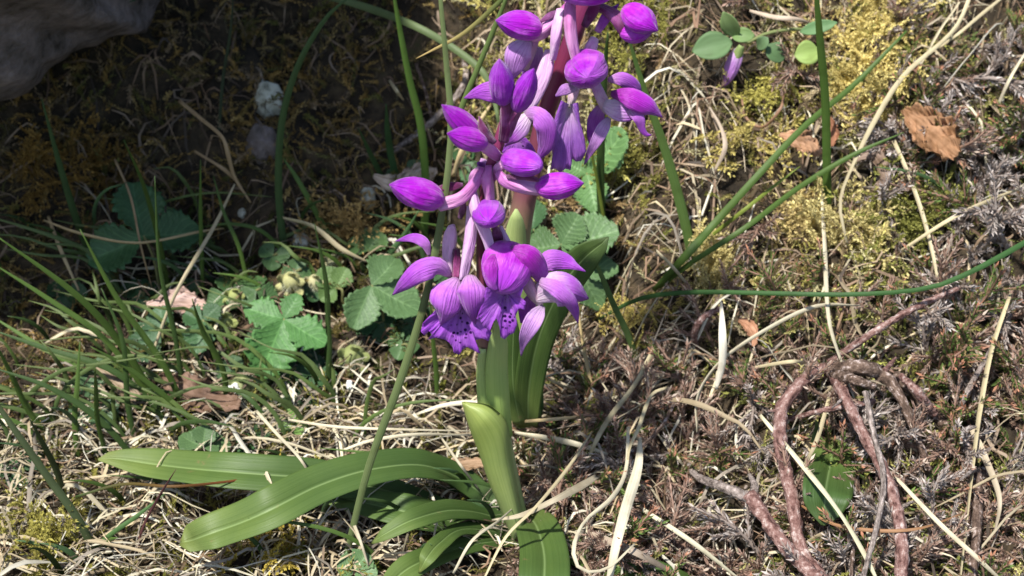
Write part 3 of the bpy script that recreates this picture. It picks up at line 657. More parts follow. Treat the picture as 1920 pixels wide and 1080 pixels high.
def merge(name, items, mat, label):
    Vs = []; Cs = []
    for (V, s_), pos, z, spin, sc, col in items:
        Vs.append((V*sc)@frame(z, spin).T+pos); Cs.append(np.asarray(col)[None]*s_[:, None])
    V = np.concatenate(Vs); F = np.arange(len(V)).reshape(-1, 4); return quadmesh(name, V, F, np.concatenate(Cs), mat, label)

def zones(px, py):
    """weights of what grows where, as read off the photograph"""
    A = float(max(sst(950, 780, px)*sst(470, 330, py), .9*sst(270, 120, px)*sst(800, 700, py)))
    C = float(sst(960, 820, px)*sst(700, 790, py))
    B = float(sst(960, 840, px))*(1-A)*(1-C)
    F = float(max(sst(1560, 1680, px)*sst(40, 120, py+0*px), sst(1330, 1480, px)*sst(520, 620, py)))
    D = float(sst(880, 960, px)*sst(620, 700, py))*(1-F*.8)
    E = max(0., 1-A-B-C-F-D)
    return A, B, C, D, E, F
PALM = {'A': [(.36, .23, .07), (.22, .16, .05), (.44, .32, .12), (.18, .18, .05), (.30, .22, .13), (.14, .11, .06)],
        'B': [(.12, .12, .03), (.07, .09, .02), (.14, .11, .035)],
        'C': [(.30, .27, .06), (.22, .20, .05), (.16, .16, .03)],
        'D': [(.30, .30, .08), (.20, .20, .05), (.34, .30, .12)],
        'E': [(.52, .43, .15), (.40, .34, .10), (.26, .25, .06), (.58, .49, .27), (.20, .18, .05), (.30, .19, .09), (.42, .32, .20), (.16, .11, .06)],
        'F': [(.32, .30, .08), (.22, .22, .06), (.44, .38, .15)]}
DEN = dict(A=1., B=.7, C=.5, D=.4, E=1., F=.6)
def pick(ws):
    r = random.random()*sum(ws); k = 0
    for k, w_ in enumerate(ws):
        r -= w_
        if r <= 0: break
    return 'ABCDEF'[k]
def rand_ground():
    while True:
        x = random.uniform(-.34, .34); y = random.uniform(-.10, .34)
        p = np.array([x, y, hz(x, y)]); q = proj(p)
        if -450 < q[0] < 2370 and -260 < q[1] < 1300: return p, q
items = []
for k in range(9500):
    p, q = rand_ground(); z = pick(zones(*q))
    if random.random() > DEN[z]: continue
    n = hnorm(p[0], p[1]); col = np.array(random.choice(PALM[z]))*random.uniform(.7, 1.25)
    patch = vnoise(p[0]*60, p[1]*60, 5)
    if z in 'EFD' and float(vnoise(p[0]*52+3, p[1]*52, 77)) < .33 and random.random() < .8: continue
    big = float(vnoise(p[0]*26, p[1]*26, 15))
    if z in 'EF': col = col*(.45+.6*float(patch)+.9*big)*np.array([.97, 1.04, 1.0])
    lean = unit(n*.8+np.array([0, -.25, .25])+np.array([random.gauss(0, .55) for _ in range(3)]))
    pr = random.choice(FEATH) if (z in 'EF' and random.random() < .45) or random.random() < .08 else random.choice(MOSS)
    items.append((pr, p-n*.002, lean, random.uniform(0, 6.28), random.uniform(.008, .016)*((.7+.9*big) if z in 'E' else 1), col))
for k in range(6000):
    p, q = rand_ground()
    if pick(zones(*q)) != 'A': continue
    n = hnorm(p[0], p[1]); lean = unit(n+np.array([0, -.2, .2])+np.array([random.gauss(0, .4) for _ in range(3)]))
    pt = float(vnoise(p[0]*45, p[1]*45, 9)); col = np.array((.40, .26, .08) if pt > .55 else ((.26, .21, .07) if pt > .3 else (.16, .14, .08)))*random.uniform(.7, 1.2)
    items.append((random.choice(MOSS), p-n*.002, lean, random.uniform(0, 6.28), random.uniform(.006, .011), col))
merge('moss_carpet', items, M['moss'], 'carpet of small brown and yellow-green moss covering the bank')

# distinct pale yellow moss clumps
def moss_clump(px, py, rx, ry, n, label, col, size=(.015, .028), group=None, lift=.008):
    its = []; col = np.minimum(np.array(col)*1.35, .85)
    for k in range(int(n*1.35)):
        a = random.uniform(0, 6.28); r = math.sqrt(random.random()); p = G(px+rx*r*math.cos(a), py+ry*r*math.sin(a)); nn = hnorm(p[0], p[1])
        p = p+nn*lift*(1-r*r)
        z = unit(nn*.6+np.array([math.cos(a)*.5*r, -.35, .1])+np.array([random.gauss(0, .45) for _ in range(3)]))
        its.append((random.choice(FEATH), p-nn*.003, z, random.uniform(0, 6.28), random.uniform(*size), np.array(col)*random.uniform(.75, 1.15)))
    b = G(px, py); Vs = []; Cs = []
    for (V, s_), pos, z, spin, sc, c in its:
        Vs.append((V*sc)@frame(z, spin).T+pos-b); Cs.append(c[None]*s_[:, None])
    V = np.concatenate(Vs); o = quadmesh('moss_clump', V, np.arange(len(V)).reshape(-1, 4), np.concatenate(Cs), M['moss'], None)
    del o['kind']; o.location = b; tag(o, label, 'moss', group)
YM = (.60, .50, .19); YM2 = (.54, .46, .20)
moss_clump(1640, 60, 54, 56, 46, 'pale yellow moss clump above the ragged brown leaf, below the oval-leaved sprig', YM)
moss_clump(1628, 165, 36, 48, 34, 'pale yellow feathery moss tuft hanging under the upper yellow clump', YM)
moss_clump(1585, 430, 50, 34, 34, 'yellow moss tuft at the foot of the tall upright grass blade', YM2)
moss_clump(1480, 405, 44, 32, 24, 'dull yellow moss tuft under the crossing green blades', (.46, .36, .15))
moss_clump(1335, 520, 26, 50, 26, 'yellow moss tuft hanging below the crossing of two grass blades', YM2)
moss_clump(1200, 585, 66, 18, 22, 'horizontal creeping shoot of yellow moss beside the orchid', (.55, .45, .14), (.010, .015))
moss_clump(1400, 270, 22, 50, 14, 'thin yellow moss fronds between brown roots', (.48, .40, .13))
moss_clump(1440, 170, 16, 44, 14, 'small yellow-green moss shoot under the oval leaves', (.42, .38, .10))
moss_clump(1200, 40, 60, 60, 24, 'olive moss tuft behind the top orchid buds', (.30, .28, .07))
moss_clump(80, 1035, 40, 45, 22, 'olive yellow moss cushion in the dry straw, beside the blunt orchid leaf', (.28, .25, .06))
moss_clump(500, 1040, 40, 24, 16, 'small golden moss cushion under the blunt orchid leaf', (.34, .26, .05))
moss_clump(1660, 420, 34, 44, 18, 'olive moss shoots with stiff branches below the ragged brown leaf', (.24, .24, .06))
moss_clump(1725, 395, 40, 36, 20, 'dull olive moss under the ragged brown leaf', (.20, .20, .05))
moss_clump(1180, 300, 50, 60, 20, 'olive moss under the hooked orchid petal', (.26, .24, .06))
moss_clump(660, 430, 60, 30, 20, 'golden brown moss tuft in the shade near the orchid bud', (.40, .27, .10))
moss_clump(110, 330, 90, 50, 26, 'rusty brown moss cushion below the boulder', (.20, .12, .03))

# ------------------------------------------------------------------ litter
STRAW = [(.60, .53, .36), (.72, .66, .50), (.46, .39, .26), (.66, .62, .50), (.34, .27, .17), (.52, .42, .26), (.28, .24, .19)]
BROWN = [(.16, .10, .06), (.10, .065, .04), (.22, .15, .09), (.30, .22, .15), (.07, .05, .035)]
def ground_curve(x, y, L, ang, curv, lift, arch, n=6, roll=None):
    pts = []; a = ang; st = L/n
    for k in range(n+1):
        t = k/n; pts.append([x, y, hz(x, y)+lift+arch*math.sin(math.pi*t)])
        a += curv/n+random.gauss(0, .10); x += st*math.cos(a); y += st*math.sin(a)*(.8)
    return pts
def litter(name, n, dens, pal, L, hwr, lift, label, ncl=2, curv=.8):
    mb = MB(); k = 0
    while k < n:
        p, q = rand_ground(); z = pick(zones(*q))
        if random.random() > dens[z]: continue
        k += 1; c = np.array(random.choice(pal))*random.uniform(.7, 1.2); hw = random.uniform(*hwr)
        pts = ground_curve(p[0], p[1], random.uniform(*L), random.uniform(0, 6.28), random.gauss(0, curv), random.uniform(*lift), random.uniform(0, .006), 4)
        nn = unit(hnorm(p[0], p[1])+np.array([random.gauss(0, .5) for _ in range(3)]))
        # open ribbon, folded
        pts = np.array(pts); tg = np.gradient(pts, axis=0); sd = np.cross(tg, nn); sd /= np.linalg.norm(sd, axis=1, keepdims=True)+1e-9
        wv = hw*np.array([.5, 1, 1, .9, .25])[:, None]; V = np.concatenate([pts-sd*wv, pts+sd*wv+nn*hw*.5]); m = 5
        F = [(i, i+1, m+i+1, m+i) for i in range(4)]
        UV = np.array([(0, i/4) for i in range(5)]+[(1, i/4) for i in range(5)]); mb.add(V, F, UV, c)
    o = mb.build(name, M['straw']); tag(o, label, None, None, 'stuff'); del o['_b']
litter('dry_grass_litter', 3600, dict(A=.0, B=.12, C=1, D=.6, E=.20, F=.14), STRAW, (.010, .034), (.00012, .00055), (.001, .010), 'tangle of small dry straw bits lying over the ground', curv=.4)
litter('root_fibres', 900, dict(A=.0, B=.05, C=.1, D=.2, E=1, F=.15), [(.40, .30, .20), (.30, .20, .13), (.50, .42, .30), (.26, .16, .10)], (.012, .036), (.00012, .0004), (.002, .010), 'pale brown root fibres twisting through the moss', curv=2.4)
litter('brown_litter', 4200, dict(A=.5, B=1, C=.8, D=.8, E=.8, F=.9), BROWN, (.006, .024), (.00014, .0006), (.0005, .009), 'brown root fibres and rotted bits among the moss', curv=1.6)

# ------------------------------------------------------------------ grass and straw, one object each
GR = (.075, .130, .026); GRD = (.045, .082, .022); GRB = (.11, .19, .05); GRY = (.19, .24, .04)
def crom_roll(n):
    a = random.uniform(-.5, .5); return [a+random.uniform(-.45, .45) for _ in range(max(3, n))]
def blade(name, pts, hw, col, mat, label, cat, group=None, nrm=None, fold=.35, col2=None, na=18, roll=0.0):
    if mat == 'straw':
        if col2 is None: col2 = np.asarray(col)*random.uniform(.5, .95); col = np.asarray(col)*random.uniform(.8, 1.08)
        pts = [np.asarray(p)+(np.array([random.gauss(0, 1) for _ in range(3)])*.00045 if 0 < i < len(pts)-1 else 0) for i, p in enumerate(pts)]
        hw = [h*random.uniform(.75, 1.15) for h in hw]; roll = crom_roll(len(pts)) if np.ndim(roll) == 0 and roll == 0 else roll
    mb = MB(); strip(mb, pts, hw, nrm=nrm, na=na, nc=2, th=.00022, fold=fold, col=col, col2=col2, roll=roll)
    o = mb.build(name, M[mat], None, base=pts[0]); tag(o, label, cat, group); return o
def up(px, hw, col, label, dy=-.01, sink=True, col2=None, name='grass_blade', mat='grass', cat='grass blade', group=None, Y0=None, roll=0.0, fold=.35):
    """rooted blade: first pixel is on the ground, the rest stands in an upright plane leaning by dy"""
    g = G(*px[0]); Y = g[1] if Y0 is None else Y0; n = len(px)-1
    pts = [P(a[0], a[1], Y+dy*(k/n)**1.3) for k, a in enumerate(px)]
    if sink and Y0 is None: pts[0] = pts[0]-np.array([0, 0, .004])
    if np.ndim(hw) == 0: hw = [hw*f for f in np.interp(np.linspace(0, 1, n+1), [0, .2, .6, .9, 1], [.8, 1, .9, .5, .15])]
    h = [.78*a*depth(p)/FPX for a, p in zip(hw, pts)]
    return blade(name, pts, h, col, mat, label, cat, group, col2=col2, roll=roll, fold=fold, na=22)
def lie(px, hw, lift, col, label, col2=None, name='dry_grass_stalk', mat='straw', cat='straw', group=None, fold=.3, taper=True, roll=0.0):
    n = len(px)-1
    pts = [G(a[0], a[1], (lift+.006)*(.45+.55*math.sin(math.pi*(.1+.8*k/n))) if np.ndim(lift) == 0 else lift[k]+.008*min(1, k)) for k, a in enumerate(px)]
    # even out the depth so the stalk bridges the bumps
    if np.ndim(hw) == 0: hw = [hw*f for f in (np.interp(np.linspace(0, 1, n+1), [0, .15, .7, 1], [.7, 1, .9, .4]) if taper else np.ones(n+1))]
    d = np.array([np.linalg.norm(p-CAM) for p in pts])
    if len(d) > 3:
        lin = np.convolve(np.pad(d, 1, 'edge'), [.25, .5, .25], 'valid'); lin = np.minimum(lin, d)
        pts = [CAM+(p-CAM)*(l/dd) for p, l, dd in zip(pts, lin, d)]
    h = [.72*a*depth(p)/FPX for a, p in zip(hw, pts)]
    return blade(name, pts, h, col, mat, label, cat, group, col2=col2, fold=fold, na=24, roll=roll)

up([(640, 1060), (690, 880), (750, 715), (795, 570), (822, 440), (840, 320), (846, 230), (838, 130), (826, 0), (820, -60)], [7, 9, 10, 9, 9, 8, 8, 7, 5, 2], (.15, .195, .075), 'long blue-green grass blade rising past the front orchid and its arched leaf', dy=.02)
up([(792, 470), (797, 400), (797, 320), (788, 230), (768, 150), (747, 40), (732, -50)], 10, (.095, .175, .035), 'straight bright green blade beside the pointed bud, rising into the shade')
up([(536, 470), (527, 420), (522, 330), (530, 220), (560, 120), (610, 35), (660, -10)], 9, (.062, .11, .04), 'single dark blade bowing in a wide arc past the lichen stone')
lie([(600, -10), (690, 15), (780, 50), (850, 90), (905, 135), (925, 180), (935, 230)], 10, .03, (.12, .165, .065), 'wide drooping blade crossing the shade towards the back orchid', name='grass_blade', mat='grass', cat='grass blade')
lie([(-60, -20), (40, 8), (150, 14), (220, 6), (290, -12)], 7, .05, (.05, .09, .05), 'dull blade hanging in front of the boulder', name='grass_blade', mat='grass', cat='grass blade')
up([(850, 250), (868, 195), (895, 130), (922, 65), (950, -5), (965, -50)], 7, (.16, .23, .07), 'thin shining blade passing behind the left petals of the back orchid', Y0=.06)
up([(780, 110), (815, 92), (870, 62), (930, 10), (960, -20)], [1, 3, 5, 6, 5], (.50, .36, .14), 'thin blade with a withered tan tip pointing down', Y0=.07, col2=(.05, .12, .03))
up([(1303, 495), (1285, 420), (1250, 290), (1215, 190), (1190, 110), (1172, 45)], [9, 12, 11, 8, 5, 1], (.13, .215, .055), 'broad upright blade standing in the moss by the hooked petal')
up([(1554, 420), (1551, 370), (1548, 200), (1538, 80), (1528, -40)], [8, 10, 10, 9, 4], (.085, .155, .03), 'tall upright blade in front of the round leaf')
lie([(1225, 545), (1290, 475), (1330, 430), (1420, 330), (1510, 235), (1600, 160), (1700, 58)], [6, 11, 10, 9, 8, 7, 3], [.0, .016, .02, .025, .028, .03, .034], GR, 'long blade slanting over the moss to the yellow clump', name='grass_blade', mat='grass', cat='grass blade')
lie([(1235, 540), (1300, 490), (1400, 425), (1500, 350), (1600, 290), (1695, 248)], [5, 7, 7, 7, 6, 1], [.0, .016, .02, .024, .026, .028], GR, 'thinner slanting blade under the long one, its tip near the ragged brown leaf', name='grass_blade', mat='grass', cat='grass blade')
lie([(1260, 500), (1330, 445), (1400, 390), (1450, 350), (1500, 312)], [3, 5, 5, 4, 1], [.0, .012, .016, .018, .02], GRY, 'short yellowish blade beneath the long slanting one', name='grass_blade', mat='grass', cat='grass blade')
lie([(1120, 600), (1200, 560), (1300, 548), (1450, 550), (1600, 552), (1740, 540), (1830, 505), (1930, 450), (2000, 410)], [3, 6, 6, 6, 6, 6, 7, 7, 3], [.0, .014, .022, .026, .03, .034, .036, .034, .03], (.045, .11, .03), 'long horizontal blade bowing across the heather', name='grass_blade', mat='grass', cat='grass blade')
up([(1200, 680), (1178, 630), (1150, 570), (1125, 510), (1108, 478)], 8, (.11, .175, .055), 'short blue-green blade beside the right-hand orchid leaf')
up([(1135, 470), (1126, 360), (1128, 240), (1134, 130), (1140, 60)], 10, GRD, 'dark blade standing close behind the back orchid flowers')
up([(1142, 470), (1132, 410), (1118, 330), (1106, 270), (1100, 230)], 4, GRY, 'thin yellow-green stem behind the back orchid')
up([(810, 820), (845, 890), (880, 960), (905, 1015), (935, 1075)], [4, 7, 8, 7, 3], (.16, .22, .14), 'pale blade slanting down in front of the small orchid leaves', dy=-.02)
up([(190, 1060), (150, 980), (90, 895), (20, 795), (-30, 720)], 10, (.055, .075, .03), 'dark brownish blade rising out of the straw', dy=.02)
up([(118, 960), (112, 900), (85, 840), (55, 785)], 8, (.06, .08, .03), 'shorter dark blade with a reddish tip in the straw')
up([(145, 1045), (200, 1008), (260, 965), (310, 925)], 6, (.07, .14, .04), 'green blade slanting under the pale-tipped orchid leaf', dy=.01)
lie([(140, 932), (230, 908), (320, 912), (410, 905), (515, 890)], 4, .046, (.05, .08, .02), 'thin blade with a red-brown tip lying on the pale-tipped orchid leaf', col2=(.22, .06, .02), name='grass_blade', mat='grass', cat='grass blade')
up([(250, 1040), (265, 990), (300, 930), (330, 880)], 4, (.13, .05, .05), 'thin dark red stalk beside the blunt orchid leaf', name='red_stalk', cat='stalk', mat='straw')
up([(700, 510), (725, 482), (755, 445), (785, 395)], 8, (.08, .16, .06), 'short blade in front of the curled violet sepal')
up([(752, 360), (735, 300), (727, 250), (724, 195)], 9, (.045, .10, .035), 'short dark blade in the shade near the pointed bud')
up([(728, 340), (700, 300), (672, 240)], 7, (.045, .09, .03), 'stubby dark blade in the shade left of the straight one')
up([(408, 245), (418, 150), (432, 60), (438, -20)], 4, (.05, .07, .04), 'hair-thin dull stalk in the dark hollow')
# clump of blades at the left
cl = [((185, 500), (150, 430), (115, 320), (78, 185), 9), ((310, 770), (230, 650), (140, 550), (-10, 440), 9), ((300, 760), (200, 640), (90, 560), (-20, 490), 7),
      ((330, 790), (220, 700), (90, 655), (-10, 620), 8), ((250, 770), (160, 700), (60, 640), (-20, 590), 7), ((360, 800), (310, 690), (220, 560), (150, 430), 8),
      ((345, 760), (330, 640), (300, 500), (290, 330), 6), ((320, 560), (300, 460), (270, 350), (232, 262), 6), ((420, 780), (420, 700), (380, 620), (360, 560), 7),
      ((290, 900), (200, 800), (100, 730), (-10, 690), 8), ((380, 560), (378, 480), (376, 390), (376, 300), 5), ((470, 560), (450, 470), (420, 400), (400, 330), 5),
      ((610, 700), (615, 600), (610, 520), (590, 420), 7), ((655, 500), (610, 430), (560, 340), (530, 295), 7), ((420, 830), (330, 760), (240, 690), (170, 650), 7),
      ((260, 850), (240, 760), (230, 640), (190, 540), 7), ((145, 870), (140, 790), (145, 720), (150, 640), 7), ((210, 880), (185, 800), (180, 730), (178, 690), 6),
      ((620, 760), (616, 700), (618, 640), (612, 560), 7), ((470, 720), (430, 660), (400, 620), (370, 590), 6), ((760, 640), (745, 600), (720, 560), (700, 500), 7),
      ((300, 830), (330, 800), (380, 790), (440, 800), 6), ((120, 830), (60, 780), (20, 700), (-10, 640), 7), ((560, 500), (500, 440), (440, 420), (380, 425), 5),
      ((520, 820), (480, 760), (430, 730), (350, 740), 6), ((820, 760), (818, 700), (812, 640), (806, 560), 6)]
for k, c in enumerate(cl):
    col = np.array(GR if k % 3 else GRD)*random.uniform(.8, 1.25)
    up([(a[0], a[1]) for a in c[:4]], c[4], col, 'dark green blade of the loose grass tuft among the toothed leaves', dy=random.uniform(-.02, .02), group='green blades among the toothed leaves', fold=.5)
for k in range(70):
    while True:
        p, q = rand_ground(); z = pick(zones(*q))
        if random.random() < dict(A=.06, B=1, C=.55, D=.15, E=.05, F=.05)[z] and q[1] > 300: break
    a = random.gauss(2.6, .9); L = random.uniform(.02, .055); ln = random.uniform(.4, 1.1)
    t = np.linspace(0, 1, 5); pts = [p+np.array([math.cos(a)*ln*L*s*s, -abs(math.sin(a))*.3*L*s, L*(s-.4*s*s)]) for s in t]
    blade('grass_blade', pts, [.0009*f*random.uniform(.8, 1.2) for f in (.7, 1, .9, .6, .1)], np.array(random.choice([GR, GRD, (.07, .13, .05)]))*random.uniform(.7, 1.3), 'grass', 'small thin grass blade standing in the litter', 'grass blade', 'small grass blades in the litter', fold=.5, na=10)

for k in range(75):
    while True:
        p, q = rand_ground(); z = pick(zones(*q))
        if z in 'BC' and -60 < q[0] < 700 and 420 < q[1] < (900 if z == 'B' else 860) and random.random() < (1 if q[0] < 420 else .45): break
    a = random.gauss(2.5, .6); L = random.uniform(.035, .075); ln = random.uniform(.5, 1.2); t = np.linspace(0, 1, 6); sg = 1 if random.random() < .85 else -1
    pts = [p-np.array([0, 0, .003])+np.array([sg*math.cos(a)*ln*L*s_*s_, random.uniform(-.1, .1)*L*s_, L*(s_-.45*s_*s_)]) for s_ in t]
    blade('grass_blade', pts, [.00075*f*random.uniform(.8, 1.3) for f in (.7, 1, 1, .9, .6, .12)], np.array(random.choice([GR, GRD, (.06, .10, .03)]))*random.uniform(.75, 1.2), 'grass', 'thin dark blade arching out of the grass tuft', 'grass blade', 'thin arching blades of the grass tuft', fold=.5, na=12, col2=np.array([.12, .16, .05]))
T1 = (.60, .51, .31); T2 = (.66, .59, .42); T3 = (.50, .38, .20); T4 = (.40, .28, .15)
lie([(275, 695), (330, 555), (400, 425), (440, 345)], 6, [.004, .02, .03, .032], T1, 'stiff straw stalk standing in front of the large shaded leaf')
lie([(335, 188), (375, 225), (412, 256), (428, 290), (440, 330), (470, 380)], 6, .03, T4, 'jointed tan twig in the shade by the lichen stone')
lie([(364, 283), (400, 305), (425, 325), (455, 352)], 5, .03, T4, 'short tan twig lying against the jointed one')
lie([(82, 413), (160, 440), (260, 456), (372, 434), (420, 428)], 4, .034, T3, 'thin tan stalk lying across the large shaded leaf')
lie([(215, 298), (245, 370), (262, 460), (285, 540)], 4, .034, T4, 'bent tan fibre hanging over the large shaded leaf')
lie([(90, 405), (115, 470), (148, 545)], 5, .02, T3, 'straw stalk leaning beside the grass tuft')
lie([(530, 408), (590, 425), (640, 465), (690, 492)], 6, .02, T1, 'curved straw stalk ahead of the golden moss tuft')
lie([(1830, -40), (1790, 55), (1700, 142), (1640, 222), (1597, 310), (1576, 375), (1588, 455)], 6.5, .03, T1, 'long pale stalk curving down past the yellow clumps')
lie([(1675, 262), (1705, 330), (1728, 400), (1745, 470), (1760, 535)], 7, .02, (.58, .50, .32), 'broad tan straw bent below the ragged brown leaf')
lie([(1540, 355), (1545, 460), (1556, 600), (1580, 690), (1606, 760)], 5, .024, T2, 'thin pale straw standing through the horizontal blade')
lie([(1308, 810), (1310, 745), (1350, 682), (1430, 620), (1530, 570), (1615, 573)], 6, .022, T2, 'long pale straw bowed over the heather')
lie([(1895, 550), (1860, 660), (1838, 760), (1828, 840), (1815, 1000), (1800, 1090)], 7, .026, T1, 'long yellow stalk slanting down over the woody stems')
lie([(1425, 778), (1510, 880), (1575, 965), (1620, 1040), (1650, 1100)], 7, .034, (.80, .74, .50), 'bright pale stalk crossing the reddish woody stem')
lie([(1675, 890), (1760, 980), (1830, 1045), (1890, 1100)], 7, .03, T2, 'pale stalk slanting away below the central woody stem')
lie([(1495, 943), (1560, 978), (1640, 995), (1730, 990), (1805, 963)], 5, .026, (.36, .19, .09), 'orange stalk curving under the woody stems')
lie([(1555, 745), (1530, 830), (1490, 905)], 6, .02, T1, 'short straw between two woody stems')
lie([(922, 975), (975, 965), (1030, 942), (1080, 912), (1120, 892)], [2, 7, 10, 12, 8], .05, (.58, .50, .35), 'broad flat straw leaning across the foot of the orchid', taper=False, fold=.5, roll=.5)
lie([(1200, 820), (1194, 880), (1172, 960), (1155, 1030), (1140, 1100)], [5, 13, 15, 13, 8], .034, (.66, .60, .44), 'widest pale straw lying downwards in the tangle by the orchid', fold=.2)
lie([(1178, 800), (1176, 880), (1150, 935), (1095, 975), (1073, 1030), (1090, 1072), (1140, 1062), (1190, 1020)], 6, .040, T2, 'curled pale straw loop beside the orchid')
lie([(1252, 726), (1220, 745), (1195, 800), (1184, 850), (1180, 905)], 5, .036, T1, 'thin hooked straw over the widest pale straw')
lie([(1226, 655), (1190, 720), (1150, 775), (1120, 820), (1100, 868)], 8, .036, T1, 'dry straw bent over beside the back orchid')
lie([(1205, 955), (1300, 1018), (1385, 1085)], 8, .03, (.60, .56, .40), 'straight pale stalk running under the pink woody stem')
lie([(1095, 998), (1180, 1035), (1280, 1085)], 12, .024, (.50, .40, .30), 'dull brown flattened straw beneath the curled loop')
lie([(955, 792), (1050, 787), (1140, 776)], 6, .03, T3, 'tan straw running behind the green sheath')
lie([(540, 787), (640, 798), (760, 806), (885, 808)], 5, .04, T2, 'long pale straw lying level towards the green sheath')
lie([(640, 845), (700, 828), (780, 815), (885, 816)], 5, .036, T2, 'pale straw arching above the broad arched leaf')
lie([(965, 812), (1030, 820), (1085, 833), (1140, 852)], 8, .030, T2, 'pale broken straw right of the green sheath')
lie([(1352, 565), (1358, 620), (1352, 680), (1342, 730)], [3, 10, 13, 4], .028, (.82, .76, .62), 'white papery straw ribbon under the bowed pale straw')
lie([(850, 1075), (890, 1010), (930, 975), (965, 950)], 4, .05, T2, 'thin pale straw arched at the foot of the orchid')
lie([(905, 1090), (950, 1010), (1000, 950), (1060, 880), (1110, 810)], 5, .05, T1, 'long thin straw slanting in front of the orchid foot')
lie([(480, 770), (520, 815), (560, 860), (590, 905)], 5, .05, T2, 'pale straw stuck behind the broad arched leaf')
lie([(820, 810), (860, 870), (900, 920)], 4, .04, T2, 'pale straw pressed against the green sheath')
lie([(640, 930), (670, 1000), (690, 1060)], 5, .02, T2, 'pale straw under the blunt orchid leaf')
lie([(1760, 90), (1800, 60), (1850, 20), (1900, -20)], 5, .02, T1, 'straw at the head of the long pale stalk')
lie([(1870, 200), (1900, 140), (1935, 80)], 6, .02, T2, 'pale straw sticking out of the grey heather')
lie([(1690, 470), (1780, 410), (1860, 375), (1940, 345)], 5, .03, T1, 'straw lying over the grey heather')
lie([(1820, 800), (1850, 850), (1870, 930), (1865, 1000)], 9, .022, (.55, .46, .33), 'flat tan straw hanging by the dark woody stem')
lie([(1085, 590), (1095, 660), (1108, 720), (1120, 780)], 6, .02, (.55, .42, .20), 'golden straw standing beside the orchid leaf')
lie([(1300, 20), (1310, 50), (1316, -30)], 5, .02, (.36, .22, .14), 'reddish stalk above the oval leaves')
lie([(1405, 20), (1450, 30), (1500, 40), (1545, 62)], 6, .02, (.62, .50, .38), 'pale broken stalk above the round leaves')
lie([(1390, 180), (1400, 220), (1430, 235), (1465, 205), (1470, 170)], 4, .015, (.30, .17, .10), 'curled brown tendril below the oval leaves')
lie([(1340, 320), (1360, 280), (1350, 240), (1330, 200)], 6, .012, (.45, .36, .27), 'pale dead stalk in the moss below the lilac bud')
lie([(1230, 470), (1262, 500), (1290, 535)], 6, .02, (.66, .58, .40), 'short pale straw at the foot of the broad upright blade')
lie([(1000, 690), (1040, 715), (1100, 740)], 4, .02, T3, 'thin tan straw behind the back orchid leaf')
lie([(1410, 690), (1480, 683), (1520, 682)], 5, .03, T1, 'golden stalk leading into the woody knot')
lie([(730, 150), (745, 172), (757, 188)], 5, .02, T1, 'short straw bit in the shade by the straight blade')
lie([(850, 330), (868, 280), (890, 240), (920, 195)], 8, .02, (.60, .46, .24), 'bright straw between the two orchid spikes')
for k in range(190):
    while True:
        p, q = rand_ground(); z = pick(zones(*q))
        if random.random() < dict(A=.0, B=.10, C=1, D=.8, E=.12, F=.16)[z]: break
    pts = ground_curve(p[0], p[1], random.uniform(.025, .065), random.gauss(.3, 1.0)+random.choice([0, 3.14]), random.gauss(0, .4), random.uniform(.003, .012), random.uniform(0, .016), 5)
    hw = random.choice([.00025, .0003, .0004, .0005, .0006, .0009])
    blade('dry_grass_stalk', pts, [hw*f for f in (.6, 1, 1, .9, .7, .3)], np.array(random.choice(STRAW))*random.uniform(.8, 1.15), 'straw', 'pale dry straw lying loose in the litter', 'straw', 'loose dry straw in the litter', nrm=unit(np.array([random.gauss(0, .6), -.4, .7])), na=10)

# ------------------------------------------------------------------ toothed leaves
def leaf_plant(ctr, tips, lift, col, label, stalk=None, group=None, teeth=9, cat='leaf', depthtooth=.24, shape='ob'):
    c = G(ctr[0], ctr[1], lift); root = G(*(stalk or (ctr[0]+6, ctr[1]+40)))
    t = thing('toothed_leaf', label, cat, root-np.array([0, 0, .003]), group)
    mb = MB(); tube(mb, [root-np.array([0, 0, .003]), (root+c)/2+np.array([.002, -.002, .004]), c], [.0006, .0006, .0005], ns=6, na=8, col=(.20, .20, .08)); mb.build('stalk', M['leafy'], t)
    for (tx, ty, hw) in tips:
        e = G(tx, ty, lift); L = np.linalg.norm(e-c); r = depth(c)/FPX
        # keep the leaflet about level: its tip sits between the leaf's own plane and the ground below it
        e = P(tx, ty, c[1]*.35+e[1]*.65)
        mid = (c+e)/2+camdir(c)*L*.07; prof = [.04, .42, .80, 1.0, .92, .62, .22] if shape == 'ob' else [.1, .6, .95, 1, .95, .7, .3]
        pts = [c+(e-c)*f+camdir(c)*L*.10*math.sin(math.pi*f)-np.array([0, 0, L*.06*f*f]) for f in np.linspace(0, 1, 7)]
        nrm = unit(camdir(c)*.7+np.array([random.gauss(0, .15), 0, .5])); mb = MB()
        strip(mb, pts, [1.16*hw*r*f for f in prof], nrm=nrm, na=teeth*6, nc=12, th=.0003, cup=random.uniform(-.30, .05), teeth=(teeth, depthtooth), pleat=(7, .075), fold=.22, col=np.array(col)*random.uniform(.85, 1.15))
        mb.build('leaflet', M['vein_leaf'], t)
    return t
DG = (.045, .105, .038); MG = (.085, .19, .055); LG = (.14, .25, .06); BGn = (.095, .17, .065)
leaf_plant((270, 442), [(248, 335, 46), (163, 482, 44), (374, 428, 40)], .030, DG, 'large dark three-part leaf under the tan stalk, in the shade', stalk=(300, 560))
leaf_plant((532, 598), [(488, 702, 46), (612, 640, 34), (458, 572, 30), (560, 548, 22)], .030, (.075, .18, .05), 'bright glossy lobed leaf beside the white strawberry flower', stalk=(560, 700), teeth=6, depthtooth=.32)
leaf_plant((697, 535), [(742, 478, 34), (788, 578, 38), (662, 612, 32)], .030, BGn, 'pale green three-part leaf next to the left-hand orchid flower', stalk=(720, 640), teeth=8)
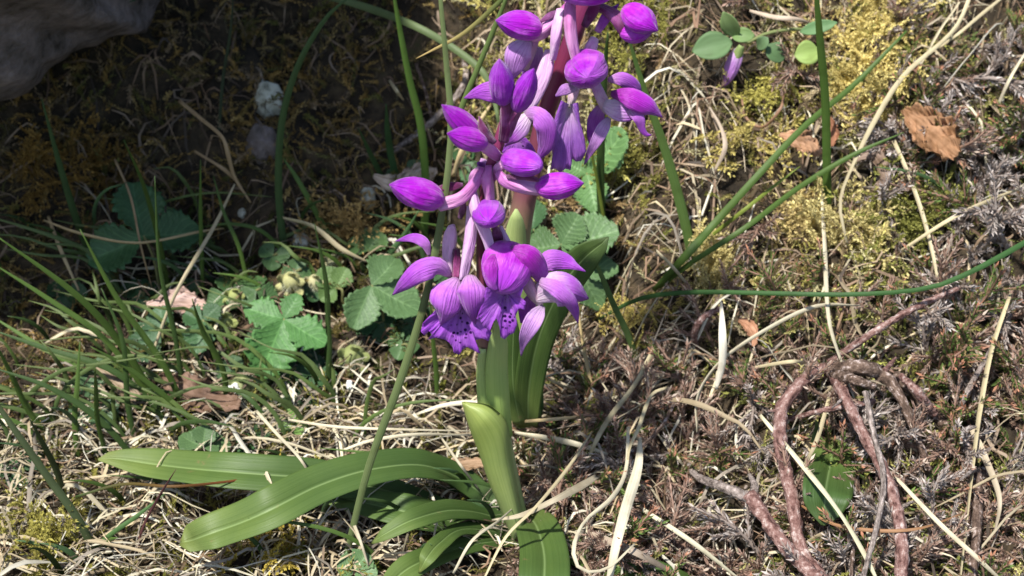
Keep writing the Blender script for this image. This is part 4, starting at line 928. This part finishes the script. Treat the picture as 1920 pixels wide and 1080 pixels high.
leaf_plant((1052, 458), [(1160, 425, 44), (1085, 398, 34), (985, 462, 34), (1120, 500, 26)], .022, BGn, 'pleated sharp-toothed leaf behind the orchid leaf tip', stalk=(1060, 520), teeth=12)
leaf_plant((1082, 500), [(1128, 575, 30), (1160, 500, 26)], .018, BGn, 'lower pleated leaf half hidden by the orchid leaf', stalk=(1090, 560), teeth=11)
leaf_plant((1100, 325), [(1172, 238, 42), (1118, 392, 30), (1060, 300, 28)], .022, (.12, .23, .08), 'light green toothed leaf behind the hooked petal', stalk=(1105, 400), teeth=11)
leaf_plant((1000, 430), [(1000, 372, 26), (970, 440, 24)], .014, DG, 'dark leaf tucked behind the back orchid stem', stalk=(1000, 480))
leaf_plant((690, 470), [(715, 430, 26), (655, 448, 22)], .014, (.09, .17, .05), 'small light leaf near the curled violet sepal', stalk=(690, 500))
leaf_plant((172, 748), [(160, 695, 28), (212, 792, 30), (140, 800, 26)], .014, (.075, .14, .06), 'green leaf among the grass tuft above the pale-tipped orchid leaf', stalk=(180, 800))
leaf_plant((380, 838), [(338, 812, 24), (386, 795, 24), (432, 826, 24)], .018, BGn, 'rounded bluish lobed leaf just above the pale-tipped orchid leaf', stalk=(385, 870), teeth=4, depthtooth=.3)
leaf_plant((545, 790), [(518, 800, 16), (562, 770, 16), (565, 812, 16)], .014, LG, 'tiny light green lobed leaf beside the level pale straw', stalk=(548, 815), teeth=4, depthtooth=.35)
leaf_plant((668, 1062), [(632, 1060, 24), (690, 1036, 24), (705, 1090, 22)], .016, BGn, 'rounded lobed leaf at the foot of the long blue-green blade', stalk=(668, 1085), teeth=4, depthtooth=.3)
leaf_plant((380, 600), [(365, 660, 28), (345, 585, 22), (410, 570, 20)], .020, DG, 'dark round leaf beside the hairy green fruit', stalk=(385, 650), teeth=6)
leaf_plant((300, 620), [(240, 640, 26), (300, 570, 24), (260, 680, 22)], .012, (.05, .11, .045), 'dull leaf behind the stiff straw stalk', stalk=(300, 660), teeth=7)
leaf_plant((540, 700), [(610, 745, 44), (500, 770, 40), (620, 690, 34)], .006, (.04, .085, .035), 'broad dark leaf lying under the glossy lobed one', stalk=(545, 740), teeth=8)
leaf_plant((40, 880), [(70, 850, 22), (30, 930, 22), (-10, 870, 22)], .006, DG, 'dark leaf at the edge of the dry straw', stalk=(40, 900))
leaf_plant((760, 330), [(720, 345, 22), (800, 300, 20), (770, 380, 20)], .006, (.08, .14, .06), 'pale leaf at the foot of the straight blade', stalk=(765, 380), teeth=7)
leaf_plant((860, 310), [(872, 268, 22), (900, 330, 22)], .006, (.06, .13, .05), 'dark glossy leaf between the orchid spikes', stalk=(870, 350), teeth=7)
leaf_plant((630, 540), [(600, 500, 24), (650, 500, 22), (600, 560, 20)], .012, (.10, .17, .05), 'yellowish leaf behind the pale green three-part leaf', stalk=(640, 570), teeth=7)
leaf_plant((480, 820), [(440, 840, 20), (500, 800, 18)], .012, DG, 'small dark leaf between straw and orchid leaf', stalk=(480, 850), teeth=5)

for k in range(26):
    while True:
        p, q = rand_ground(); z = pick(zones(*q))
        if z == 'B' and 60 < q[0] < 840 and 470 < q[1] < 800: break
    x, y = q; a = random.uniform(0, 6.28); r0 = random.uniform(26, 44); d_ = [(x+r0*math.cos(a+b), y+r0*.8*math.sin(a+b), r0*.52) for b in (0, 2.0, 4.2)]
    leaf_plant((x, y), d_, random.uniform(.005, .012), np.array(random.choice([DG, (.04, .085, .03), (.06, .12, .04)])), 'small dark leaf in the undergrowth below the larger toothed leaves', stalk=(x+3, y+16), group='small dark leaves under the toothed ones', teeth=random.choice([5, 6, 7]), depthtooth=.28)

# single broad leaf among the heather stems
g0 = G(1560, 830, .004)
t = thing('broad_leaf', 'broad bright green leaf lying behind the woody stems', 'leaf', g0)
mb = MB(); p, h = SG([(1562, 825, .012, 14), (1558, 870, .023, 42), (1550, 920, .027, 48), (1546, 960, .026, 32), (1543, 985, .024, 4)]); strip(mb, p, h, na=26, nc=12, cup=-.15, th=.0008, trough=.2, nrm=unit(camdir(g0)+np.array([.2, 0, .3]))); mb.build('blade', M['oleaf'], t)
mb = MB(); tube(mb, [g0-np.array([0, 0, .006]), G(1562, 828, .006)], [.001, .001], ns=6, na=4, col=(.2, .25, .1)); mb.build('stalk', M['leafy'], t)

# ------------------------------------------------------------------ oval-leaved sprig with lilac bud
g0 = G(1440, 60, .0)
t = thing('oval_leaved_sprig', 'sprig of smooth oval leaves with one drooping pale lilac bud, above the moss', 'sprig', g0)
mb = MB(); p = [G(*a) for a in [(1560, 70, .002), (1500, 55, .016), (1440, 62, .022), (1400, 80, .024), (1380, 70, .022), (1350, 40, .02)]]; tube(mb, p, [.0007]*6, ns=6, na=18, col=(.22, .26, .10)); mb.build('stem', M['leafy'], t)
for (bx, by, tx, ty, hw, c) in [(1372, 78, 1298, 96, 26, (.12, .20, .085)), (1380, 70, 1356, 22, 16, (.18, .26, .10)), (1372, 66, 1415, 66, 14, (.16, .25, .09)), (1440, 84, 1470, 112, 20, (.09, .16, .065)), (1535, 95, 1490, 104, 22, (.26, .36, .10)), (1500, 60, 1570, 42, 12, (.13, .24, .10)), (1420, 90, 1440, 70, 12, (.12, .2, .09))]:
    a = G(bx, by, .026); e = P(tx, ty, a[1]-.002); mb = MB(); r = depth(a)/FPX
    strip(mb, [a+(e-a)*f+camdir(a)*.0015*math.sin(math.pi*f) for f in np.linspace(0, 1, 6)], [hw*r*f for f in (.15, .8, 1.05, 1.0, .7, .08)], nrm=unit(camdir(a)+np.array([random.gauss(0, .25), 0, .35])), na=18, nc=8, cup=-.22, th=.0004, fold=.12, col=c); mb.build('leaf', M['leafy'], t)
mb = MB(); b_ = G(1388, 88, .026); budmesh(mb, b_, P(1358, 163, b_[1]-.002), 14*depth(b_)/FPX, groove=.08); bo = mb.build('flower_bud', M['petal_lilac'], t, ); bo['label'] = 'drooping pale lilac bud with green calyx'
mb = MB(); p = [P(x, y, b_[1]-.0028) for x, y in ((1390, 86), (1382, 105), (1372, 128))]; strip(mb, p, [.0010, .0020, .0003], na=8, nc=4, cup=.7, col=(.26, .34, .12)); mb.build('calyx', M['leafy'], bo)

# ------------------------------------------------------------------ dead leaves
def dead_leaf(pts, col, label, crinkle=.16, lift=.016):
    p, h = SG([(a[0], a[1], lift, a[2]) for a in pts]); mb = MB()
    strip(mb, p, h, nrm=unit(camdir(p[0])+np.array([random.gauss(0, .4), 0, .4])), na=26, nc=12, cup=random.uniform(-.5, .3), th=.0003, pleat=(5, crinkle*1.5), teeth=(7, .35), wave=.45, seed=random.random()*6, col=col)
    o = mb.build('dead_leaf', M['dead'], None, base=p[0]); tag(o, label, 'dead leaf'); return o
dead_leaf([(1695, 205, 6), (1730, 232, 34), (1765, 262, 44), (1795, 292, 14)], (.34, .19, .105), 'ragged rusty brown dead leaf lying below the long pale stalk', lift=.026, crinkle=.30)
dead_leaf([(1462, 252, 4), (1490, 258, 18), (1515, 268, 24), (1538, 290, 8)], (.48, .28, .17), 'pale tan dead leaf under the slanting blades', lift=.020)
dead_leaf([(1555, 220, 4), (1562, 245, 14), (1560, 275, 6)], (.30, .14, .08), 'small curled brown leaf beside the tall upright blade', lift=.020)
dead_leaf([(275, 572, 4), (310, 565, 20), (350, 565, 24), (385, 575, 8)], (.52, .37, .32), 'pinkish dead leaf propped behind the stiff straw stalk')
dead_leaf([(300, 700, 8), (350, 735, 34), (410, 750, 34), (450, 760, 10)], (.22, .14, .10), 'brown dead leaf under the grass tuft')
dead_leaf([(700, 330, 4), (740, 345, 20), (790, 330, 24), (820, 320, 6)], (.50, .40, .32), 'pale dead leaf behind the pointed bud')
dead_leaf([(1600, 300, 5), (1640, 290, 14), (1660, 330, 12), (1640, 350, 3)], (.26, .19, .15), 'greyish shrivelled leaf crossed by the long pale stalk', lift=.020)
dead_leaf([(820, 870, 6), (850, 872, 14), (890, 868, 14), (915, 870, 4)], (.36, .24, .15), 'small brown dead leaf against the green sheath', lift=.03)
dead_leaf([(180, 690, 5), (220, 720, 16), (260, 745, 12)], (.34, .26, .18), 'narrow grey-brown dead leaf beside the tuft', lift=.020)
dead_leaf([(1385, 600, 4), (1405, 610, 13), (1415, 635, 10), (1412, 650, 2)], (.45, .24, .15), 'small peach-coloured dead leaf in the heather', lift=.012)

# ------------------------------------------------------------------ hairy strawberry fruits and white flower
def hairy_fruit(px, py, rpx, label, flower=False, col=(.36, .40, .14)):
    c = G(px, py, .010); r = .82*rpx*depth(c)/FPX; t = thing('hairy_fruit', label, 'fruit', c-np.array([0, 0, r]))
    mb = MB(); budmesh(mb, c+np.array([0, .6*r, -.7*r]), c+np.array([0, -.5*r, .8*r]), r*.95, prof=BLUNT, col=col, groove=.05); mb.build('calyx', M['leafy'], t)
    for k in range(6):
        a = k*1.05+.3; d = unit(np.array([math.cos(a), -.5, math.sin(a)])); s0 = c+d*r*.6; mb = MB()
        strip(mb, [s0, s0+d*r*.7, s0+d*r*1.1+camdir(c)*r*.6], [r*.34, r*.40, r*.04], na=6, nc=3, cup=.3, col=np.array(col)*random.uniform(.7, 1.1)); mb.build('sepal', M['leafy'], t)
    mb = MB()
    for k in range(260):
        d = unit(np.array([random.gauss(0, 1), random.gauss(-.3, 1), random.gauss(.2, 1)])); s0 = c+d*r*.85; e = s0+d*r*random.uniform(.35, .8); w_ = unit(np.cross(d, [.3, .2, .9]))*r*.014
        mb.add([s0-w_, s0+w_, e], [(0, 1, 2)], None, (.55, .56, .40))
    h = mb.build('hairs', M['moss'], t); h['kind'] = 'stuff'
    if flower:
        for k in range(5):
            a = k*1.257; d = unit(RT*math.cos(a)+UP*math.sin(a)); s0 = c+camdir(c)*r*.95-RT*r*.6-UP*r*.3; mb = MB()
            strip(mb, [s0+d*r*.06, s0+d*r*.4+camdir(c)*r*.15, s0+d*r*.75], [r*.14, r*.32, r*.12], na=6, nc=4, cup=.2, col=(.86, .87, .84)); mb.build('petal', M['leafy'], t)
    mb = MB(); g = G(px+5, py+24); tube(mb, [g-np.array([0, 0, .004]), c-np.array([0, 0, r*.6])], [.0006, .0006], ns=6, na=5, col=(.2, .22, .09)); mb.build('stalk', M['leafy'], t)
hairy_fruit(452, 728, 30, 'hairy pale green strawberry head with a small white flower', True, (.30, .33, .15))
hairy_fruit(418, 605, 26, 'hairy yellow-green fruit beside the dark round leaf')
hairy_fruit(440, 555, 18, 'small hairy green fruit behind the yellow-green one')
hairy_fruit(545, 528, 24, 'pale yellowish hairy fruit behind the glossy lobed leaf', col=(.45, .44, .2))
hairy_fruit(590, 530, 20, 'smaller creamy hairy fruit next to the pale yellowish one', col=(.5, .47, .26))
hairy_fruit(662, 668, 28, 'hairy green fruit below the pale three-part leaf', col=(.28, .32, .12))
hairy_fruit(625, 490, 17, 'hairy cream fruit under the curved straw stalk', col=(.46, .44, .25))
t = thing('white_flower', 'tiny white square petal flower near the green fruit', 'flower', G(655, 722, .008))
mb = MB(); c = G(655, 722, .012); strip(mb, [c-UP*.0018, c, c+UP*.0018], [.0008, .0012, .0009], na=4, nc=3, cup=.2, col=(.85, .86, .86)); mb.build('petal', M['leafy'], t)
mb = MB(); tube(mb, [G(656, 740)-np.array([0, 0, .003]), c-UP*.001], [.0005, .0005], ns=5, na=4, col=(.15, .2, .08)); mb.build('stalk', M['leafy'], t)

# ------------------------------------------------------------------ stones
def stone(px, py, rpx, label, squash=(1, .8, 1), mat='lichen', lift=.002):
    import bmesh
    c = G(px, py, lift); r = rpx*depth(c)/FPX; bm = bmesh.new(); bmesh.ops.create_icosphere(bm, subdivisions=4, radius=1); V = np.array([v.co[:] for v in bm.verts])
    s_ = px*.013; V = V*(1+.55*fbm(V[:, 0]*1.8+s_, V[:, 1]*1.8+V[:, 2]*1.5, 3, 4)+.25*fbm(V[:, 0]*6+s_, V[:, 1]*6+V[:, 2]*5, 8, 3))[:, None]*np.array(squash)*r
    for v, q in zip(bm.verts, V): v.co = q
    me = bpy.data.meshes.new('stone'); bm.to_mesh(me); bm.free(); me.polygons.foreach_set('use_smooth', np.ones(len(me.polygons), bool)); me.materials.append(M[mat])
    o = bpy.data.objects.new('stone', me); COL.objects.link(o); o.location = c; tag(o, label, 'stone')
stone(505, 190, 34, 'pale lichen-covered stone in the dark hollow inside the bowing blade', (.8, .7, 1.15))
stone(492, 270, 30, 'grey stone below the lichen-covered one', (1, .8, 1.3), 'rock')
stone(690, 372, 18, 'small white stone near the pointed bud', (.8, .8, 1.3))
stone(568, 452, 18, 'white crusted pebble behind the curved straw stalk')
stone(455, 400, 10, 'tiny pale pebble beside the jointed twig')

# ------------------------------------------------------------------ woody heather
t = thing('heather_shrub', 'old heather with bare pinkish woody stems spreading from one knot', 'shrub', G(1560, 700))
def woody(par, px, r, mat, lift, name='branch', na=30):
    pts = [G(a[0], a[1], l) for a, l in zip(px, np.broadcast_to(lift, (len(px),)))]
    h = [.76*a*depth(p)/FPX for a, p in zip(np.broadcast_to(r, (len(px),)), pts)]; mb = MB(); tube(mb, pts, h, ns=14, na=int(na*1.5), bump=.17, seed=int(px[0][0])); return mb.build(name, M[mat], par, base=pts[0])
woody(t, [(1545, 690), (1495, 725), (1464, 775), (1466, 850), (1486, 940), (1502, 1030), (1550, 1095)], [14, 15, 17, 16, 16, 16, 18], 'bark_red', [.026, .028, .03, .03, .028, .022, .012])
woody(t, [(1560, 700), (1585, 745), (1620, 815), (1660, 890), (1682, 960), (1692, 1030), (1690, 1100)], [14, 14, 14, 15, 16, 17, 17], 'bark_red', [.026, .03, .034, .034, .032, .028, .02])
woody(t, [(1510, 706), (1560, 694), (1610, 690), (1650, 700), (1682, 735), (1712, 800), (1742, 882)], [16, 20, 19, 17, 13, 11, 8], 'bark_brown', [.02, .024, .026, .026, .026, .024, .02])
woody(t, [(1680, 700), (1740, 765), (1795, 815), (1828, 880), (1832, 980), (1822, 1090)], [12, 15, 16, 14, 12, 12], 'bark_brown', [.018, .02, .022, .022, .02, .016])
woody(t, [(1690, 705), (1720, 735), (1750, 775)], [8, 11, 12], 'bark_red', [.024, .028, .028])
woody(t, [(1622, 735), (1640, 820), (1656, 890), (1650, 960), (1618, 1085)], [7, 7, 7, 7, 6], 'bark_grey', [.034, .038, .04, .036, .028])
woody(t, [(1555, 680), (1640, 622), (1720, 575), (1798, 540)], [9, 9, 8, 6], 'bark_red', [.024, .03, .032, .03])
woody(t, [(1480, 786), (1550, 768), (1640, 752)], [6, 7, 7], 'bark_red', [.016, .02, .022])
woody(t, [(1608, 880), (1604, 960), (1596, 1080)], 5, 'bark_brown', [.016, .018, .016])
woody(t, [(1560, 700), (1600, 712), (1640, 725)], [13, 13, 9], 'bark_brown', [.03, .034, .034])
for (x0, y0, x1, y1, r_) in [(1466, 850, 1440, 835, 5), (1470, 780, 1440, 770, 5), (1620, 815, 1650, 800, 5), (1682, 960, 1712, 940, 5), (1486, 940, 1520, 925, 4), (1712, 800, 1742, 790, 4), (1795, 815, 1830, 800, 6), (1640, 622, 1655, 590, 4), (1720, 575, 1745, 590, 4), (1585, 745, 1560, 765, 4), (1655, 700, 1680, 670, 6), (1828, 880, 1800, 900, 5)]:
    woody(t, [(x0, y0), ((x0+x1)/2+4, (y0+y1)/2-4), (x1, y1)], [r_*1.3, r_, r_*.5], random.choice(['bark_grey', 'bark_brown', 'bark_red']), [.026, .031, .033], name='side_twig', na=8)
t2 = thing('forked_heather', 'thick pink-red woody stem forked at its end, beside the loose straw', 'heather', G(1540, 1090))
woody(t2, [(1408, 930), (1440, 980), (1490, 1045), (1560, 1110), (1600, 1140)], [20, 17, 18, 20, 20], 'bark_red', [.026, .026, .024, .018, .012])
woody(t2, [(1410, 935), (1360, 915), (1310, 895), (1290, 870)], [16, 12, 9, 5], 'bark_grey', [.026, .026, .022, .018])
woody(t2, [(1412, 935), (1415, 912), (1405, 890)], [12, 9, 5], 'bark_grey', [.026, .03, .03])
def twig(px, r, mat, lift, label):
    o = woody(None, px, r, mat, lift, name='twig'); tag(o, label, 'twig')
twig([(1306, 655), (1302, 625), (1318, 596), (1350, 578)], [6, 8, 8, 6], 'bark_red', [.004, .02, .024, .02], 'dark red arched twig beside the white straw ribbon')
twig([(1895, 590), (1850, 670), (1810, 740), (1790, 795)], [5, 6, 7, 6], 'bark_grey', [.02, .026, .026, .018], 'grey scaly twig slanting beside the long yellow stalk')
twig([(735, 285), (790, 245), (845, 195), (872, 150), (870, 100)], [7, 9, 9, 8, 6], 'bark_grey', [.002, .01, .012, .012, .008], 'grey-brown curved twig in the shade behind the orchids')
twig([(815, 250), (800, 180), (780, 120)], 4, 'bark_brown', [.004, .01, .008], 'thin dark twig in the shade behind the straight blade')
twig([(1100, 880), (1180, 850), (1240, 800), (1290, 700)], [4, 5, 5, 4], 'bark_brown', [.006, .018, .02, .014], 'thin brown heather twig beyond the loose straw')
twig([(1400, 640), (1440, 660), (1480, 690)], [5, 6, 6], 'bark_brown', [.006, .012, .01], 'short dark twig ahead of the woody knot')

# heather sprigs: prototypes, then copies
def sprig_mesh(seed, kind):
    rg = np.random.default_rng(seed); mb = MB(); c, tg = curve3(rg, 1, .5, 10)
    stemc = {'grey': (.26, .21, .18), 'brown': (.24, .15, .11), 'green': (.24, .14, .10)}[kind]
    tube(mb, c, np.linspace(.028, .012, 10), ns=5, na=10, col=stemc)
    axes = [(c, tg, 46)]
    for k in range(6):
        i = min(9, 1+k+int(rg.random()*2)); a = rg.random()*6.28; d = unit(tg[i]); o_ = unit(np.cross(d, [math.cos(a), math.sin(a), .3])); l = .45*(.6+.5*rg.random()); tt = np.linspace(0, 1, 6)[:, None]
        cc = c[min(i, 9)]+(d*.7+o_*.7)*l*tt; tube(mb, cc, np.linspace(.016, .008, 6), ns=4, na=5, col=stemc); axes.append((cc, np.gradient(cc, axis=0), 22))
    for cc, tt, n in axes:
        V, s_ = leaf_quads(rg, cc, tt, int(n*1.7), .095, .0115, .62 if kind != 'green' else .5); k4 = len(V)//4; C = np.zeros((len(V), 3))
        for j in range(k4):
            f = j/k4; r = rg.random()
            if kind == 'grey': b = (.50, .44, .40) if r < .6 else (.26, .20, .17)
            elif kind == 'brown': b = (.34, .22, .17) if r < .45 else ((.20, .13, .10) if r < .65 else (.50, .40, .32))
            else: b = (.42, .20, .12) if f > .90 else ((.13, .20, .05) if r < .7 else (.30, .22, .10))
            C[j*4:j*4+4] = np.array(b)*s_[j*4:j*4+4, None]
        mb.add(V, [(q, q+1, q+2, q+3) for q in range(0, len(V), 4)], None, C)
    o = mb.build('heather_sprig', M['heather'])
    return o
KL = {'grey': ('grey dead heather sprig', 'grey dead heather sprigs'), 'brown': ('brown dried heather sprig', 'brown heather sprigs'), 'green': ('green heather sprig with reddish tips', 'green and red heather sprigs')}
protos = {k: [sprig_mesh(100*j+i, k) for i in range(4)] for j, k in enumerate(KL)}
used = set()
def place_sprig(kind, p, z, size, spot):
    pr = random.choice(protos[kind]); o = pr if pr.name not in used else pr.copy()
    if pr.name in used: COL.objects.link(o)
    used.add(pr.name); R3 = frame(z, random.uniform(0, 6.28))
    from mathutils import Matrix
    mw = Matrix(R3.tolist()).to_4x4(); mw = Matrix.Translation(p) @ mw @ Matrix.Scale(size, 4); o.matrix_world = mw
    tag(o, KL[kind][0]+' '+spot, 'heather', KL[kind][1]+' '+spot)
def where(z, q):
    if z == 'D': return 'standing among the loose straw beside the orchid'
    if z == 'E': return 'in the yellow moss'
    return 'around the woody stems' if q[1] > 560 else 'on the bank beside the ragged brown leaf'
cnt = dict(grey=0, brown=0, green=0); lim = dict(grey=80, brown=110, green=80)
extra = []; tries = 0
while tries < 20000 and (len(extra) < 620 or any(cnt[k] < lim[k] for k in lim)):
    tries += 1; p, q = rand_ground(); z = pick(zones(*q)); r = random.random()
    if not (-100 < q[0] < 2300): continue
    if z == 'F': kind = 'grey' if (q[1] < 560 and r < .55) or r < .22 else ('green' if r > .62 else 'brown')
    elif z == 'D' and q[0] > 960: kind = 'brown' if r < .62 else ('green' if r < .85 else 'grey')
    elif z == 'E' and r < .05: kind = 'brown'
    else: continue
    n = hnorm(p[0], p[1]); zz = unit(n*.5+np.array([0, -.35, .25])+np.array([random.gauss(0, .6) for _ in range(3)]))
    inview = -40 < q[0] < 1960 and -40 < q[1] < 1120
    if cnt[kind] < lim[kind] and inview and random.random() < .5:
        cnt[kind] += 1; place_sprig(kind, p-n*.002, zz, random.uniform(.022, .036), where(z, q))
    elif len(extra) < 620: extra.append((kind, p-n*.003, zz, random.uniform(.014, .024)))
mbx = MB()
for kind, p, zz, sz in extra:
    me = random.choice(protos[kind]).data; V = np.zeros(len(me.vertices)*3); me.vertices.foreach_get('co', V); V = V.reshape(-1, 3)*sz
    C = np.zeros(len(V)*4); me.color_attributes['Col'].data.foreach_get('color', C)
    mbx.add(V@frame(zz, random.uniform(0, 6.28)).T+p, [tuple(f.vertices) for f in me.polygons], None, C.reshape(-1, 4)[:, :3])
tag(mbx.build('heather_undergrowth', M['heather']), 'mass of small heather shoots under the larger sprigs', None, None, 'stuff')
for (px, py, kind, s_) in [(1860, 430, 'grey', .04), (1900, 470, 'grey', .042), (1790, 90, 'grey', .036), (1830, 160, 'grey', .038), (1700, 800, 'grey', .036), (1640, 850, 'grey', .036), (1560, 850, 'grey', .032), (1745, 620, 'brown', .036), (1785, 600, 'brown', .036), (1880, 680, 'green', .036), (1905, 620, 'brown', .036), (1110, 930, 'green', .03), (1150, 1010, 'green', .03), (1230, 1010, 'green', .03), (1880, 310, 'green', .034), (1850, 260, 'green', .03), (1700, 1040, 'green', .034), (1060, 660, 'brown', .03), (1120, 700, 'brown', .03), (1450, 590, 'green', .03)]:
    p = G(px, py, .004); place_sprig(kind, p, unit(np.array([random.gauss(0, .7), -.3, random.uniform(-.3, .9)])), s_, where('D' if px < 1300 else 'F', (px, py)))
for k in protos:
    for o in protos[k]:
        if o.name not in used: bpy.data.objects.remove(o)

for o in SC.objects:
    if '_b' in o: del o['_b']
